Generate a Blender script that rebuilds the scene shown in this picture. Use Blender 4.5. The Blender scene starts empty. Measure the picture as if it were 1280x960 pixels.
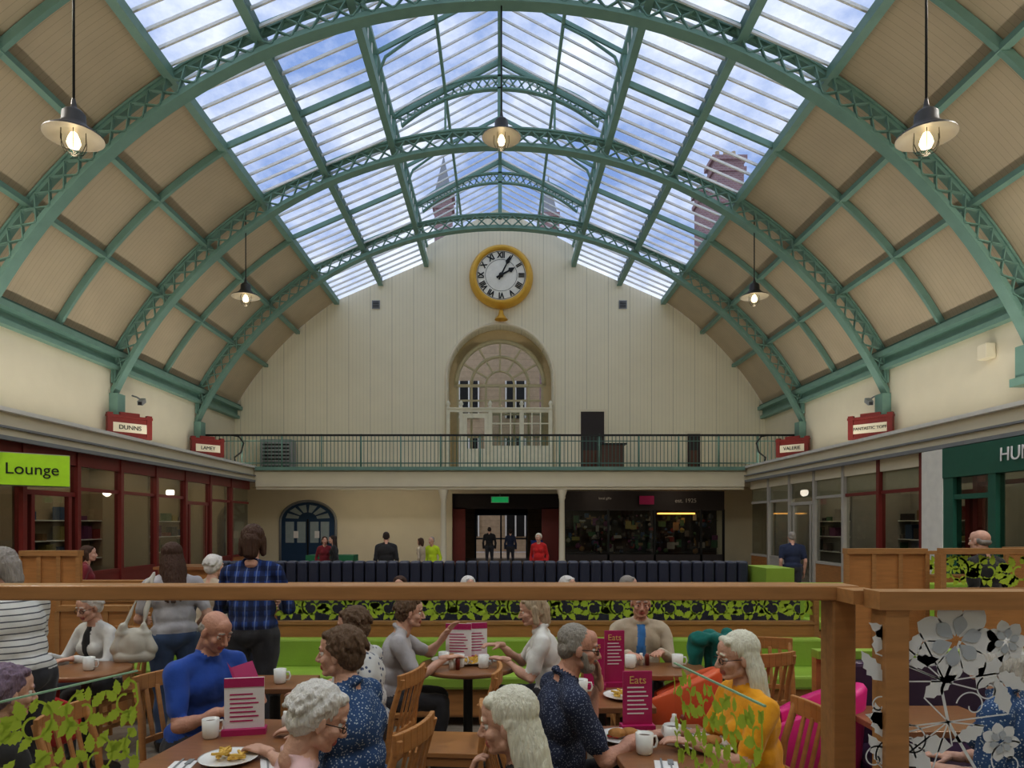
import bpy, math, random
import numpy as np
from mathutils import Vector, Matrix, noise
random.seed(7)
S=bpy.context.scene
S.view_settings.view_transform='Standard'
try: S.view_settings.look='Medium High Contrast'
except Exception: pass
R=math.radians
# ------------------------------------------------------------------ materials
MATS={}
def nt(name):
    m=bpy.data.materials.new(name); m.use_nodes=True
    return m,m.node_tree,m.node_tree.nodes['Principled BSDF']
def c4(c): return (c[0],c[1],c[2],1)
def mat(name,col,rough=.6,metal=0,bump=0,bscale=30,var=.12,vscale=6,stretch=(1,1,1),emit=0,spec=.5,groove=None,sheen=0):
    if name in MATS: return MATS[name]
    m,t,b=nt(name); N=t.nodes; L=t.links
    b.inputs['Roughness'].default_value=rough; b.inputs['Metallic'].default_value=metal
    b.inputs['Specular IOR Level'].default_value=spec
    tc=N.new('ShaderNodeTexCoord'); mp=N.new('ShaderNodeMapping'); mp.inputs['Scale'].default_value=stretch
    L.new(tc.outputs['Object'],mp.inputs['Vector'])
    n=N.new('ShaderNodeTexNoise'); n.inputs['Scale'].default_value=vscale; n.inputs['Detail'].default_value=5
    L.new(mp.outputs['Vector'],n.inputs['Vector'])
    mx=N.new('ShaderNodeMix'); mx.data_type='RGBA'
    mx.inputs['A'].default_value=c4([max(0,x*(1-var)) for x in col]); mx.inputs['B'].default_value=c4([min(1,x*(1+var)) for x in col])
    L.new(n.outputs['Fac'],mx.inputs['Factor']); out=mx.outputs['Result']
    if groove:
        sp=N.new('ShaderNodeSeparateXYZ'); L.new(tc.outputs['Object'],sp.inputs[0])
        for ax,fr,wd,dk in groove:
            mm=N.new('ShaderNodeMath'); mm.operation='MULTIPLY'; mm.inputs[1].default_value=fr; L.new(sp.outputs[ax],mm.inputs[0])
            fc=N.new('ShaderNodeMath'); fc.operation='FRACT'; L.new(mm.outputs[0],fc.inputs[0])
            lt=N.new('ShaderNodeMath'); lt.operation='LESS_THAN'; lt.inputs[1].default_value=wd; L.new(fc.outputs[0],lt.inputs[0])
            ml=N.new('ShaderNodeMath'); ml.operation='MULTIPLY'; ml.inputs[1].default_value=dk; L.new(lt.outputs[0],ml.inputs[0])
            m2=N.new('ShaderNodeMix'); m2.data_type='RGBA'; m2.inputs['B'].default_value=c4([x*.35 for x in col])
            L.new(ml.outputs[0],m2.inputs['Factor']); L.new(out,m2.inputs['A']); out=m2.outputs['Result']
    L.new(out,b.inputs['Base Color'])
    if bump:
        n2=N.new('ShaderNodeTexNoise'); n2.inputs['Scale'].default_value=bscale; n2.inputs['Detail'].default_value=4
        L.new(mp.outputs['Vector'],n2.inputs['Vector'])
        bp=N.new('ShaderNodeBump'); bp.inputs['Strength'].default_value=bump; bp.inputs['Distance'].default_value=.02
        L.new(n2.outputs['Fac'],bp.inputs['Height']); L.new(bp.outputs[0],b.inputs['Normal'])
    if emit:
        L.new(out,b.inputs['Emission Color']); b.inputs['Emission Strength'].default_value=emit
    if sheen: b.inputs['Sheen Weight'].default_value=sheen
    MATS[name]=m; return m
def glass(name,tint,refl=.08,rough=.02):
    m=bpy.data.materials.new(name); m.use_nodes=True; t=m.node_tree; t.nodes.clear(); N=t.nodes; L=t.links
    o=N.new('ShaderNodeOutputMaterial'); mx=N.new('ShaderNodeMixShader'); tr=N.new('ShaderNodeBsdfTransparent'); g=N.new('ShaderNodeBsdfGlossy')
    fr=N.new('ShaderNodeFresnel'); ge=N.new('ShaderNodeNewGeometry'); ir=N.new('ShaderNodeMapRange')
    ir.inputs['To Min'].default_value=1.35; ir.inputs['To Max'].default_value=1/1.35   # thin pane: same reflectance from both sides
    L.new(ge.outputs['Backfacing'],ir.inputs['Value']); L.new(ir.outputs[0],fr.inputs['IOR'])
    mu=N.new('ShaderNodeMath'); mu.operation='MULTIPLY'; mu.inputs[1].default_value=refl*10; mu.use_clamp=True
    L.new(fr.outputs[0],mu.inputs[0]); L.new(mu.outputs[0],mx.inputs[0])
    tr.inputs[0].default_value=c4(tint); g.inputs['Roughness'].default_value=rough
    L.new(tr.outputs[0],mx.inputs[1]); L.new(g.outputs[0],mx.inputs[2]); L.new(mx.outputs[0],o.inputs[0]); return m
def pattern(name,base,cols,kind,scale):
    m,t,b=nt(name); N=t.nodes; L=t.links; b.inputs['Roughness'].default_value=.85
    tc=N.new('ShaderNodeTexCoord')
    def rgbmix(f,a,bc):
        x=N.new('ShaderNodeMix'); x.data_type='RGBA'; L.new(f,x.inputs['Factor'])
        if isinstance(a,tuple): x.inputs['A'].default_value=a
        else: L.new(a,x.inputs['A'])
        x.inputs['B'].default_value=bc; return x.outputs['Result']
    out=c4(base)
    if kind=='speckle':
        v=N.new('ShaderNodeTexVoronoi'); v.inputs['Scale'].default_value=scale; L.new(tc.outputs['Object'],v.inputs['Vector'])
        lt=N.new('ShaderNodeMath'); lt.operation='LESS_THAN'; lt.inputs[1].default_value=.3; L.new(v.outputs['Distance'],lt.inputs[0])
        out=rgbmix(lt.outputs[0],out,c4(cols[0]))
    else:
        sp=N.new('ShaderNodeSeparateXYZ'); L.new(tc.outputs['Object'],sp.inputs[0])
        axes=[2] if kind=='stripe' else [0,2,0]
        for k,ax in enumerate(axes):
            mm=N.new('ShaderNodeMath'); mm.operation='MULTIPLY_ADD'; mm.inputs[1].default_value=scale; mm.inputs[2].default_value=50+(.35 if k==2 else 0); L.new(sp.outputs[ax],mm.inputs[0])
            fc=N.new('ShaderNodeMath'); fc.operation='FRACT'; L.new(mm.outputs[0],fc.inputs[0])
            lt=N.new('ShaderNodeMath'); lt.operation='LESS_THAN'; lt.inputs[1].default_value=.2 if kind=='stripe' else (.48,.48,.1)[k]; L.new(fc.outputs[0],lt.inputs[0])
            ml=N.new('ShaderNodeMath'); ml.operation='MULTIPLY'; ml.inputs[1].default_value=1 if kind=='stripe' else .68; L.new(lt.outputs[0],ml.inputs[0])
            out=rgbmix(ml.outputs[0],out,c4(cols[k%len(cols)]))
    L.new(out,b.inputs['Base Color'])
    n2=N.new('ShaderNodeTexNoise'); n2.inputs['Scale'].default_value=9; L.new(tc.outputs['Object'],n2.inputs['Vector'])
    bp=N.new('ShaderNodeBump'); bp.inputs['Strength'].default_value=.4; bp.inputs['Distance'].default_value=.03
    L.new(n2.outputs['Fac'],bp.inputs['Height']); L.new(bp.outputs[0],b.inputs['Normal'])
    return m
GREEN=mat('green_paint',(.20,.34,.285),.5,var=.15,vscale=3)
GREEND=mat('green_paint_dark',(.09,.18,.15),.5)
CREAM=mat('cream_plaster',(.79,.72,.56),.8,var=.06,vscale=1.5,bump=.1)
CREAMB=mat('cream_boards',(.83,.77,.60),.7,var=.05,vscale=1.2,groove=[(0,6.5,.07,.3),(0,1.08,.012,.8)])
CEIL=mat('ceiling_boards',(.54,.45,.32),.8,var=.14,vscale=1.2,groove=[(1,7,.08,.3)])
WHITEP=mat('white_paint',(.8,.78,.72),.5)
MAROON=mat('maroon_paint',(.22,.035,.03),.4)
GREYP=mat('grey_white_paint',(.5,.47,.42),.5)
WOOD=mat('oak_wood',(.46,.22,.08),.4,var=.3,vscale=5,stretch=(1,1,8),bump=.05)
WOODR=mat('rail_wood',(.42,.22,.09),.35,var=.3,vscale=8,stretch=(1,8,8))
TABLE=mat('table_wood',(.28,.13,.06),.3,var=.3,vscale=5,stretch=(1,8,1))
BLACK=mat('black_metal',(.02,.02,.02),.4,.3)
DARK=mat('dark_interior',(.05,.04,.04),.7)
LIME=mat('lime_leather',(.30,.45,.07),.4,bump=.1)
LIMES=mat('lime_sign',(.35,.6,.02),.4,emit=.1)
LEAF=mat('leaf_decal',(.42,.56,.06),.5,var=.1,vscale=12)
SILV=mat('silver_decal',(.72,.75,.78),.4)
NAVYB=mat('navy_leather',(.045,.05,.08),.35)
PINK=mat('pink_leather',(.75,.03,.25),.4)
ORANGE=mat('orange_leather',(.7,.12,.04),.4)
REDL=mat('red_leather',(.5,.02,.02),.4)
MENU=mat('menu_card_magenta',(.45,.02,.14),.4)
PAPER=mat('paper_white',(.8,.78,.78),.6)
CHINA=mat('white_china',(.8,.8,.78),.2)
GOLD=mat('gold_paint',(.72,.43,.07),.35,.3)
FACE=mat('clock_face',(.85,.83,.76),.4)
STONE=mat('stone',(.50,.38,.25),.9,var=.25,vscale=4,groove=[(2,2.5,.04,.5)])
FLOOR=mat('floor_tiles',(.30,.26,.22),.35,var=.2,vscale=2,groove=[(0,2,.02,.6),(1,2,.02,.6)])
GREY=mat('grey_metal',(.3,.31,.32),.5,.3)
BLUEP=mat('blue_door_paint',(.02,.06,.13),.4)
SKG=glass('skylight_glass',(.93,.95,.98),.05)
CLG=glass('clear_glass',(.97,.98,.97),.04)
SHG=glass('shop_glass',(.86,.88,.86),.16)
BULB=mat('bulb_glow',(1,.72,.42),.3,emit=5)
STRIP=mat('strip_light',(1,.9,.7),.3,emit=3)
WARM=mat('warm_strip_light',(1,.45,.1),.3,emit=2)
EXITM=mat('exit_sign_green',(.02,.4,.13),.3,emit=.4)
def brick():
    m,t,b=nt('red_brick'); N=t.nodes; L=t.links
    tc=N.new('ShaderNodeTexCoord'); mp=N.new('ShaderNodeMapping'); mp.inputs['Rotation'].default_value=(R(90),0,0); L.new(tc.outputs['Object'],mp.inputs[0])
    k=N.new('ShaderNodeTexBrick'); k.inputs['Scale'].default_value=2.2; k.inputs['Color1'].default_value=(.34,.21,.20,1); k.inputs['Color2'].default_value=(.27,.16,.16,1); k.inputs['Mortar'].default_value=(.38,.32,.31,1)
    L.new(mp.outputs[0],k.inputs['Vector']); L.new(k.outputs['Color'],b.inputs['Base Color']); b.inputs['Roughness'].default_value=.9; return m
BRICK=brick()
# ------------------------------------------------------------------ mesh builder
class MB:
    def __init__(s): s.v=[];s.f=[];s.mi=[];s.mats=[];s.sm=[]
    def m(s,mt):
        if mt not in s.mats: s.mats.append(mt)
        return s.mats.index(mt)
    def add(s,v,f,mt,smooth=False):
        o=len(s.v); s.v.extend([tuple(p) for p in v]); i=s.m(mt)
        for q in f: s.f.append([k+o for k in q]); s.mi.append(i); s.sm.append(smooth)
    def box(s,x0,x1,y0,y1,z0,z1,mt):
        v=[(x0,y0,z0),(x1,y0,z0),(x1,y1,z0),(x0,y1,z0),(x0,y0,z1),(x1,y0,z1),(x1,y1,z1),(x0,y1,z1)]
        s.add(v,[(0,3,2,1),(4,5,6,7),(0,1,5,4),(1,2,6,5),(2,3,7,6),(3,0,4,7)],mt)
    def beam(s,a,b,w,h,mt,up=(0,0,1)):
        a=Vector(a);b=Vector(b);d=(b-a).normalized(); u=Vector(up)
        sd=d.cross(u)
        if sd.length<1e-4: sd=d.cross(Vector((1,0,0)))
        sd.normalize(); u=sd.cross(d); v=[]
        for p in (a,b):
            for sx,sz in ((-1,-1),(1,-1),(1,1),(-1,1)): v.append(p+sd*(sx*w/2)+u*(sz*h/2))
        s.add(v,[(0,1,2,3),(7,6,5,4),(0,4,5,1),(1,5,6,2),(2,6,7,3),(3,7,4,0)],mt)
    def tube(s,pts,rs,mt,n=10,cap=True,smooth=True):
        pts=[Vector(p) for p in pts]
        if not hasattr(rs,'__len__'): rs=[rs]*len(pts)
        v=[];f=[];ref=None
        for i,p in enumerate(pts):
            d=(pts[min(i+1,len(pts)-1)]-pts[max(i-1,0)]).normalized()
            if ref is None: ref=d.orthogonal().normalized()
            ref=(ref-d*ref.dot(d))
            ref=ref.normalized() if ref.length>1e-5 else d.orthogonal().normalized()
            b=d.cross(ref)
            for k in range(n):
                a=2*math.pi*k/n; v.append(p+(ref*math.cos(a)+b*math.sin(a))*rs[i])
        for i in range(len(pts)-1):
            for k in range(n):
                f.append((i*n+k,i*n+(k+1)%n,(i+1)*n+(k+1)%n,(i+1)*n+k))
        if cap: f.append(tuple(range(n-1,-1,-1))); f.append(tuple((len(pts)-1)*n+k for k in range(n)))
        s.add(v,f,mt,smooth)
    def lathe(s,c,prof,mt,n=28,M=None):
        v=[];f=[]
        for r,z in prof:
            for k in range(n):
                a=2*math.pi*k/n; p=Vector((r*math.cos(a),r*math.sin(a),z))
                if M: p=M@p
                v.append(p+Vector(c))
        for i in range(len(prof)-1):
            for k in range(n): f.append((i*n+k,i*n+(k+1)%n,(i+1)*n+(k+1)%n,(i+1)*n+k))
        s.add(v,f,mt,True)
    def sphere(s,c,r,mt,n=14,M=None):
        r=(r,r,r) if not hasattr(r,'__len__') else r
        v,f=sph(n,n//2+2); s.add([ (M@Vector((p[0]*r[0],p[1]*r[1],p[2]*r[2])) if M else Vector((p[0]*r[0],p[1]*r[1],p[2]*r[2])))+Vector(c) for p in v],f,mt,True)
    def poly(s,pts,mt): s.add(pts,[tuple(range(len(pts)))],mt)
    def obj(s,name,loc=(0,0,0),rz=0,parent=None,bevel=0,scale=1):
        me=bpy.data.meshes.new(name); me.from_pydata(s.v,[],s.f)
        for m_ in s.mats: me.materials.append(m_)
        me.polygons.foreach_set('material_index',s.mi); me.polygons.foreach_set('use_smooth',s.sm); me.update()
        return inst(name,me,loc,rz,parent,bevel,scale)
def inst(name,me,loc=(0,0,0),rz=0,parent=None,bevel=0,scale=1):
    o=bpy.data.objects.new(name,me); S.collection.objects.link(o); o.location=loc; o.rotation_euler=(0,0,R(rz)); o.scale=(scale,)*3
    if parent: o.parent=parent
    if bevel:
        b=o.modifiers.new('bevel','BEVEL'); b.width=bevel; b.segments=2; b.limit_method='ANGLE'
    return o
def sph(n,m):
    v=[(0,0,-1)];f=[]
    for j in range(1,m):
        t=-math.pi/2+math.pi*j/m
        for k in range(n): a=2*math.pi*k/n; v.append((math.cos(t)*math.cos(a),math.cos(t)*math.sin(a),math.sin(t)))
    v.append((0,0,1)); top=len(v)-1
    for k in range(n): f.append((0,1+(k+1)%n,1+k))
    for j in range(m-2):
        for k in range(n):
            a=1+j*n+k;b=1+j*n+(k+1)%n; f.append((a,b,b+n,a+n))
    o=1+(m-2)*n
    for k in range(n): f.append((o+k,o+(k+1)%n,top))
    return v,f
def text(name,body,loc,size,mt,rot=(90,0,0),parent=None,ext=.006):
    c=bpy.data.curves.new(name,'FONT'); c.body=body; c.size=size; c.align_x='CENTER'; c.align_y='CENTER'; c.extrude=ext
    c.materials.append(mt); o=bpy.data.objects.new(name,c); S.collection.objects.link(o); o.location=loc; o.rotation_euler=tuple(R(a) for a in rot)
    if parent: o.parent=parent
    return o
# ------------------------------------------------------------------ implicit figures
def cap_mesh(a,b,ra,rb,n=14):
    a=Vector(a);b=Vector(b);d=b-a
    if d.length<1e-5: d=Vector((0,0,1e-4)); b=a+d
    d=d.normalized(); u=d.orthogonal().normalized(); w=d.cross(u); v=[];f=[]
    rings=[]
    for t in (80,55,28,0): rings.append((a-d*ra*math.sin(R(t)),ra*math.cos(R(t))))
    for t in (0,28,55,80): rings.append((b+d*rb*math.sin(R(t)),rb*math.cos(R(t))))
    for p,r in rings:
        for k in range(n):
            g=2*math.pi*k/n; v.append(p+(u*math.cos(g)+w*math.sin(g))*r)
    for i in range(len(rings)-1):
        for k in range(n): f.append((i*n+k,i*n+(k+1)%n,(i+1)*n+(k+1)%n,(i+1)*n+k))
    f.append(tuple(range(n-1,-1,-1))); f.append(tuple((len(rings)-1)*n+k for k in range(n)))
    return v,f
SPV,SPF=sph(18,12)
I3=Matrix.Identity(3)
def C(a,b,ra,rb,tag): return ('c',Vector(a),Vector(b),ra,rb,tag)
def E(c,r,tag,M=None): return ('e',Vector(c),r,M or I3,tag)
def xf(prims,M,o,k=1.0):
    out=[]
    for p in prims:
        if p[0]=='c': out.append(('c',M@(p[1]*k)+o,M@(p[2]*k)+o,p[3]*k,p[4]*k,p[5]))
        else: out.append(('e',M@(p[1]*k)+o,tuple(q*k for q in p[2]),M@p[3],p[4]))
    return out
def remesh(prims,vox,it=3,disp=None):
    V=[];F=[]
    for p in prims:
        if p[0]=='c': v,f=cap_mesh(*p[1:5])
        else: v=[p[3]@Vector((q[0]*p[2][0],q[1]*p[2][1],q[2]*p[2][2]))+p[1] for q in SPV]; f=SPF
        o=len(V); V.extend(v); F.extend([tuple(k+o for k in q) for q in f])
    me=bpy.data.meshes.new('tmp'); me.from_pydata(V,[],F); ob=bpy.data.objects.new('tmp',me); S.collection.objects.link(ob)
    r=ob.modifiers.new('r','REMESH'); r.mode='VOXEL'; r.voxel_size=vox; r.adaptivity=0
    if it: s=ob.modifiers.new('s','SMOOTH'); s.factor=.5; s.iterations=it
    dg=bpy.context.evaluated_depsgraph_get(); ev=ob.evaluated_get(dg); m2=bpy.data.meshes.new_from_object(ev)
    n=len(m2.vertices); co=np.empty(n*3); m2.vertices.foreach_get('co',co); co=co.reshape(-1,3)
    no=np.empty(n*3); m2.vertices.foreach_get('normal',no); no=no.reshape(-1,3)
    faces=[tuple(p.vertices) for p in m2.polygons]
    cen=np.empty(len(faces)*3); m2.polygons.foreach_get('center',cen); cen=cen.reshape(-1,3)
    bpy.data.objects.remove(ob); bpy.data.meshes.remove(me); bpy.data.meshes.remove(m2)
    best=np.full(len(cen),1e9); tag=np.zeros(len(cen),int); tags=[]
    for p in prims:
        tg=p[-1]
        if tg not in tags: tags.append(tg)
        ti=tags.index(tg)
        if p[0]=='c':
            a=np.array(p[1]);ab=np.array(p[2])-a;L=max(ab@ab,1e-9); t=np.clip((cen-a)@ab/L,0,1)
            d=np.linalg.norm(cen-a-t[:,None]*ab,axis=1)-(p[3]+t*(p[4]-p[3]))
        else:
            q=(cen-np.array(p[1]))@np.array(p[3]); q=q/np.array(p[2]); d=(np.linalg.norm(q,axis=1)-1)*min(p[2])
        k=d<best; best[k]=d[k]; tag[k]=ti
    if disp:
        amp,fx,fz=disp
        for i in range(n):
            c=co[i]; h=noise.noise(Vector((c[0]*fx,c[1]*fx,c[2]*fz))); co[i]=c+no[i]*h*amp
    return co,faces,[tags[t] for t in tag]
def put(mb,res,table):
    co,faces,tags=res; o=len(mb.v); mb.v.extend(map(tuple,co.tolist()))
    for f,t in zip(faces,tags): mb.f.append([k+o for k in f]); mb.mi.append(mb.m(table[t])); mb.sm.append(True)
def hand_prims(o,d,n,right,curl):
    d=d.normalized(); n=(n-d*n.dot(d)).normalized(); sd=d.cross(n)*(1 if right else -1)
    M=Matrix((sd,d,n)).transposed()
    P=[E(o+d*.045,(.038,.052,.015),'skin',M),C(o-d*.03,o+d*.02,.025,.024,'skin')]
    for k,(off,l) in enumerate(((.029,.072),(.0095,.08),(-.010,.075),(-.028,.058))):
        p=o+d*.078+sd*off; P.append(C(o+d*.03+sd*off*.7,p,.012,.0105,'skin')); a=curl*.35
        fd=d+sd*off*1.5
        for j,(sg,r0,r1) in enumerate(((.45,.0098,.0088),(.3,.0088,.008),(.25,.008,.0068))):
            q=p+(fd.normalized()*math.cos(a)+n*math.sin(a))*l*sg; P.append(C(p,q,r0,r1,'skin')); p=q; a+=curl
    p=o+d*.018+sd*.022; q=p+(d*.55+sd*.65+n*.3).normalized()*.045; r=q+(d*.85+sd*.25+n*.35).normalized()*.034
    P+= [C(p,q,.015,.0115,'skin'),C(q,r,.011,.0085,'skin')]
    return P
SK=mat('skin',(.62,.37,.28),.6,var=.2,vscale=28,bump=.22,bscale=90)
SK2=mat('skin_ruddy',(.56,.30,.22),.6,var=.25,vscale=28,bump=.25,bscale=90)
LIP=mat('lip',(.45,.14,.12),.45)
EYEW=mat('eye_white',(.7,.68,.65),.2); IRIS=mat('iris',(.06,.05,.04),.2)
def hairm(n,c): return mat('hair_'+n,c,.6,bump=.6,bscale=80,var=.3,vscale=40,stretch=(2.5,2.5,.35))
H_WHITE=hairm('white',(.76,.73,.70)); H_GREY=hairm('grey',(.34,.31,.28)); H_BRN=hairm('brown',(.075,.035,.02)); H_GB=hairm('greybrown',(.15,.09,.055))
H_BLOND=hairm('blonde',(.88,.80,.66)); H_ASH=hairm('ash_blonde',(.52,.42,.30)); H_PURP=hairm('purple_grey',(.24,.17,.24)); H_DARK=hairm('dark',(.04,.025,.02))
def fab(n,c): return mat('fabric_'+n,c,.85,bump=.7,bscale=9,var=.15,vscale=14,sheen=.15)
SHOE=mat('shoe_leather',(.03,.025,.02),.4)
def ik(Sh,W,l1,l2,hint):
    D=W-Sh; L=D.length
    if L>(l1+l2)*.985: W=Sh+D.normalized()*(l1+l2)*.985; D=W-Sh; L=D.length
    u=D.normalized(); a=(l1*l1-l2*l2+L*L)/(2*L); h=math.sqrt(max(l1*l1-a*a,0)); hv=(hint-u*hint.dot(u)).normalized()
    return Sh+u*a+hv*h,W
def person(name,x,y,face,pose='sit',lean=4,s=1.0,w=1.0,fem=True,skin=SK,hair='short',hm=H_GREY,top=None,bottom=None,sleeve='short',
           hl=None,hr=None,hy=0,hp=0,hroll=0,lod=0,glasses=False,beard=False,shirt=None,curl=.35,nl=None,nr=None,dl=None,dr=None,z=0,hs=.95):
    mb=MB(); bottom=bottom or fab('charcoal',(.04,.04,.05))
    u=Vector((0,math.sin(R(lean)),math.cos(R(lean)))); f=Vector((0,math.cos(R(lean)),-math.sin(R(lean)))); X=Vector((1,0,0))
    sit=pose=='sit'; P=Vector((0,0,.56 if sit else .91)); T=Matrix((X,f,u)).transposed()
    sw=.160 if fem else .185
    B=[E(P,(.165*w,.125*w,.11),'bottom',T),E(P+u*.05,(.165*w,.128*w,.10),'top',T),E(P+u*.17+f*.01,(.148*w,.118*w,.14),'top',T),
       E(P+u*.33,(sw*.98*w,.112*w,.165),'top',T),C(P+u*.43-X*(sw-.03),P+u*.43+X*(sw-.03),.068,.068,'top')]
    if fem: B+=[E(P+u*.31+f*.085*w+X*.07,(.062*w,.055*w,.065),'top',T),E(P+u*.31+f*.085*w-X*.07,(.062*w,.055*w,.065),'top',T)]
    if w>1.05: B.append(E(P+u*.14+f*.05,(.14*w,.11*w,.12),'top',T))
    hc=P+u*.655+f*.035
    B.append(C(P+u*.42,hc-u*.10-f*.03,.058,.05,'skin'))
    for sgn in (-1,1): B.append(C(P+u*.50+X*sgn*.035-f*.01,P+u*.455+X*sgn*(sw-.02),.036,.05,'top'))
    if shirt: B.append(E(P+u*.32+f*.06,(.05,.075*w,.17),'shirt',T))
    if lod==0:
        for k in range(8):
            a=2*math.pi*k/8; a2=a+2*math.pi/8; cp=lambda q:P+u*(.515-.02*math.sin(q))+X*.066*math.cos(q)+f*(.062*math.sin(q)-.005)
            B.append(C(cp(a),cp(a2),.015,.015,'top'))
    hand=[]
    for sgn,tgt,nn,dd in ((-1,hl,nl,dl),(1,hr,nr,dr)):
        Sh=P+u*.43+X*sgn*(sw+.01)
        if tgt is None: tgt=(sgn*.13,.30,.68) if sit else (sgn*.24,.04,.84)
        W=Vector(tgt); hint=Vector((sgn*.45,-.5,-.7)) if sit or tgt[2]>1 else Vector((sgn*.3,-1,-.2))
        El,W=ik(Sh,W,.285,.245,hint)
        B.append(C(Sh,El,.052*w**.5,.041,'skin' if sleeve=='none' else 'top'))
        if sleeve=='short':
            mid=Sh.lerp(El,.72); B[-1]=C(Sh,El,.046*w**.5,.038,'skin'); B.append(C(Sh,mid,.064*w**.5,.056,'top'))
        ft='skin' if sleeve in('short','none') else 'top'
        B.append(C(El,W,.041 if ft=='skin' else .048,.026 if ft=='skin' else .036,ft)); 
        fd=(W-El).normalized(); d=Vector(dd) if dd else (fd if not sit or tgt[2]>.95 else Vector((fd.x*.8,fd.y,fd.z*.15)))
        n=Vector(nn) if nn else (Vector((0,0,-1)) if sit else Vector((-sgn,0,0)))
        if abs(d.normalized().dot(n.normalized()))>.9: n=Vector((-sgn,-.3,0))
        hand.append(hand_prims(W+fd*.01,d,n,sgn>0,curl))
        hx=sgn*.085*w
        if sit: kn=Vector((sgn*.12,.42,.53)); an=Vector((sgn*.12,.40,.1))
        else: kn=Vector((sgn*.10,.02,.49)); an=Vector((sgn*.11,-.03,.09))
        B+=[C((hx,0 if sit else 0,P.z-.02),kn,.092*w,.062,'bottom'),C(kn,an,.062,.042,'bottom'),C(an+Vector((0,0,-.01)),an+Vector((0,-.02,-.05)),.036,.036,'shoe'),C(an+Vector((0,-.03,-.055)),an+Vector((0,.16,-.062)),.036,.03,'shoe')]
    tab={'skin':skin,'top':top,'bottom':bottom,'shoe':SHOE,'shirt':shirt,'hair':hm,'lip':LIP,'brow':hm,'beard':hm}
    vb=(.012,.018,.026)[lod]
    put(mb,remesh(B,vb,3 if lod<2 else 1,(.016,13,8) if lod==0 else None),tab)
    for hnd in hand: put(mb,remesh(hnd,(.0045,.006,.009)[lod],1),tab)
    Hm=T@(Matrix.Rotation(R(hy),3,'Z')@Matrix.Rotation(R(-hp+lean*.6),3,'X')@Matrix.Rotation(R(hroll),3,'Y'))
    hd=[E((0,-.015,.03),(.074,.095,.084),'skin'),E((0,.028,-.03),(.058,.060,.083),'skin'),E((0,.066,-.093),(.026,.022,.018),'skin'),
        C((-.045,.01,-.07),(-.015,.06,-.092),.022,.018,'skin'),C((.045,.01,-.07),(.015,.06,-.092),.022,.018,'skin'),
        E((.040,.055,-.028),(.024,.026,.024),'skin'),E((-.040,.055,-.028),(.024,.026,.024),'skin'),
        C((-.036,.074,.026),(.036,.074,.026),.013,.013,'skin'),E((0,.05,.05),(.05,.038,.05),'skin'),
        C((0,.086,.012),(0,.110,-.030),.0085,.0125,'skin'),E((.012,.098,-.036),(.009,.011,.008),'skin'),E((-.012,.098,-.036),(.009,.011,.008),'skin'),
        C((-.018,.084,-.060),(.018,.084,-.060),.0075,.0075,'lip'),C((-.015,.084,-.070),(.015,.084,-.070),.0075,.0075,'lip'),
        E((0,.075,-.052),(.02,.016,.014),'skin'),
        C((-.046,.080,.030),(-.018,.087,.034),.005,.005,'brow'),C((.046,.080,.030),(.018,.087,.034),.005,.005,'brow'),
        E((.078,-.008,-.012),(.010,.018,.032),'skin'),E((-.078,-.008,-.012),(.010,.018,.032),'skin'),
        C((0,-.025,-.06),(0,-.035,-.17),.056,.052,'skin')]
    if beard: hd+=[E((0,.05,-.088),(.050,.046,.036),'beard'),C((-.055,.02,-.03),(-.04,.045,-.085),.018,.02,'beard'),C((.055,.02,-.03),(.04,.045,-.085),.018,.02,'beard'),C((-.022,.09,-.05),(.022,.09,-.05),.007,.007,'beard')]
    put(mb,remesh(xf(hd,Hm,hc,hs),(.0046,.007,.011)[lod],2 if lod==0 else 1),tab)
    rn=random.Random(int(abs(x*100+y*17)))
    hp_=[]
    if hair=='man':
        hp_=[E((0,-.034,.048),(.078,.088,.078),'hair'),E((0,-.062,-.01),(.070,.050,.06),'hair'),
             E((.068,-.035,.012),(.014,.040,.038),'hair'),E((-.068,-.035,.012),(.014,.040,.038),'hair')]
    elif hair!='bald':
        k=.013
        hp_=[E((0,-.036,.047),(.076+k,.088+k*.8,.078+k),'hair'),E((0,-.062,-.02),(.068+k*.8,.050+k,.07),'hair'),
             E((.068,-.036,.005),(.018+k*.5,.040,.045),'hair'),E((-.068,-.036,.005),(.018+k*.5,.040,.045),'hair'),C((-.035,.046,.090),(.035,.040,.094),.022,.022,'hair')]
    else: hp_=[E((0,-.055,-.012),(.072,.060,.042),'hair'),E((.066,-.035,.005),(.014,.032,.028),'hair'),E((-.066,-.035,.005),(.014,.032,.028),'hair')]
    if hair=='short':
        for i in range(60):
            a=rn.uniform(0,2*math.pi); t=rn.uniform(-.15,1)
            p=Vector((math.cos(a)*.082*math.sqrt(max(0,1-t*t*.9)),-.03+math.sin(a)*.094*math.sqrt(max(0,1-t*t*.9)),.042+t*.078))
            if p.y>.02 and p.z<.088: continue
            q=p+Vector((p.x*.15,-.018,-.030)); hp_.append(C(p,q,.018,.011,'hair'))
    if hair=='bob': hp_+=[C((sg*.075,-.03,.02),(sg*.082,-.02,-.09),.028,.024,'hair') for sg in(-1,1)]+[C((0,-.08,0),(0,-.08,-.1),.07,.055,'hair')]
    if hair=='long':
        for i in range(22):
            a=math.pi*(1.0+i/21.0); dx=math.cos(a); dy=math.sin(a)
            l=.36+.06*rn.random(); j=rn.uniform(-.005,.005)
            hp_.append(C((dx*.058,-.03+dy*.058,.06),(dx*.086+j,-.035+dy*.082,-.10),.026,.022,'hair')); hp_.append(C((dx*.086+j,-.035+dy*.082,-.10),(dx*.100+j,-.04+dy*.10,-l),.022,.009,'hair'))
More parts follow.
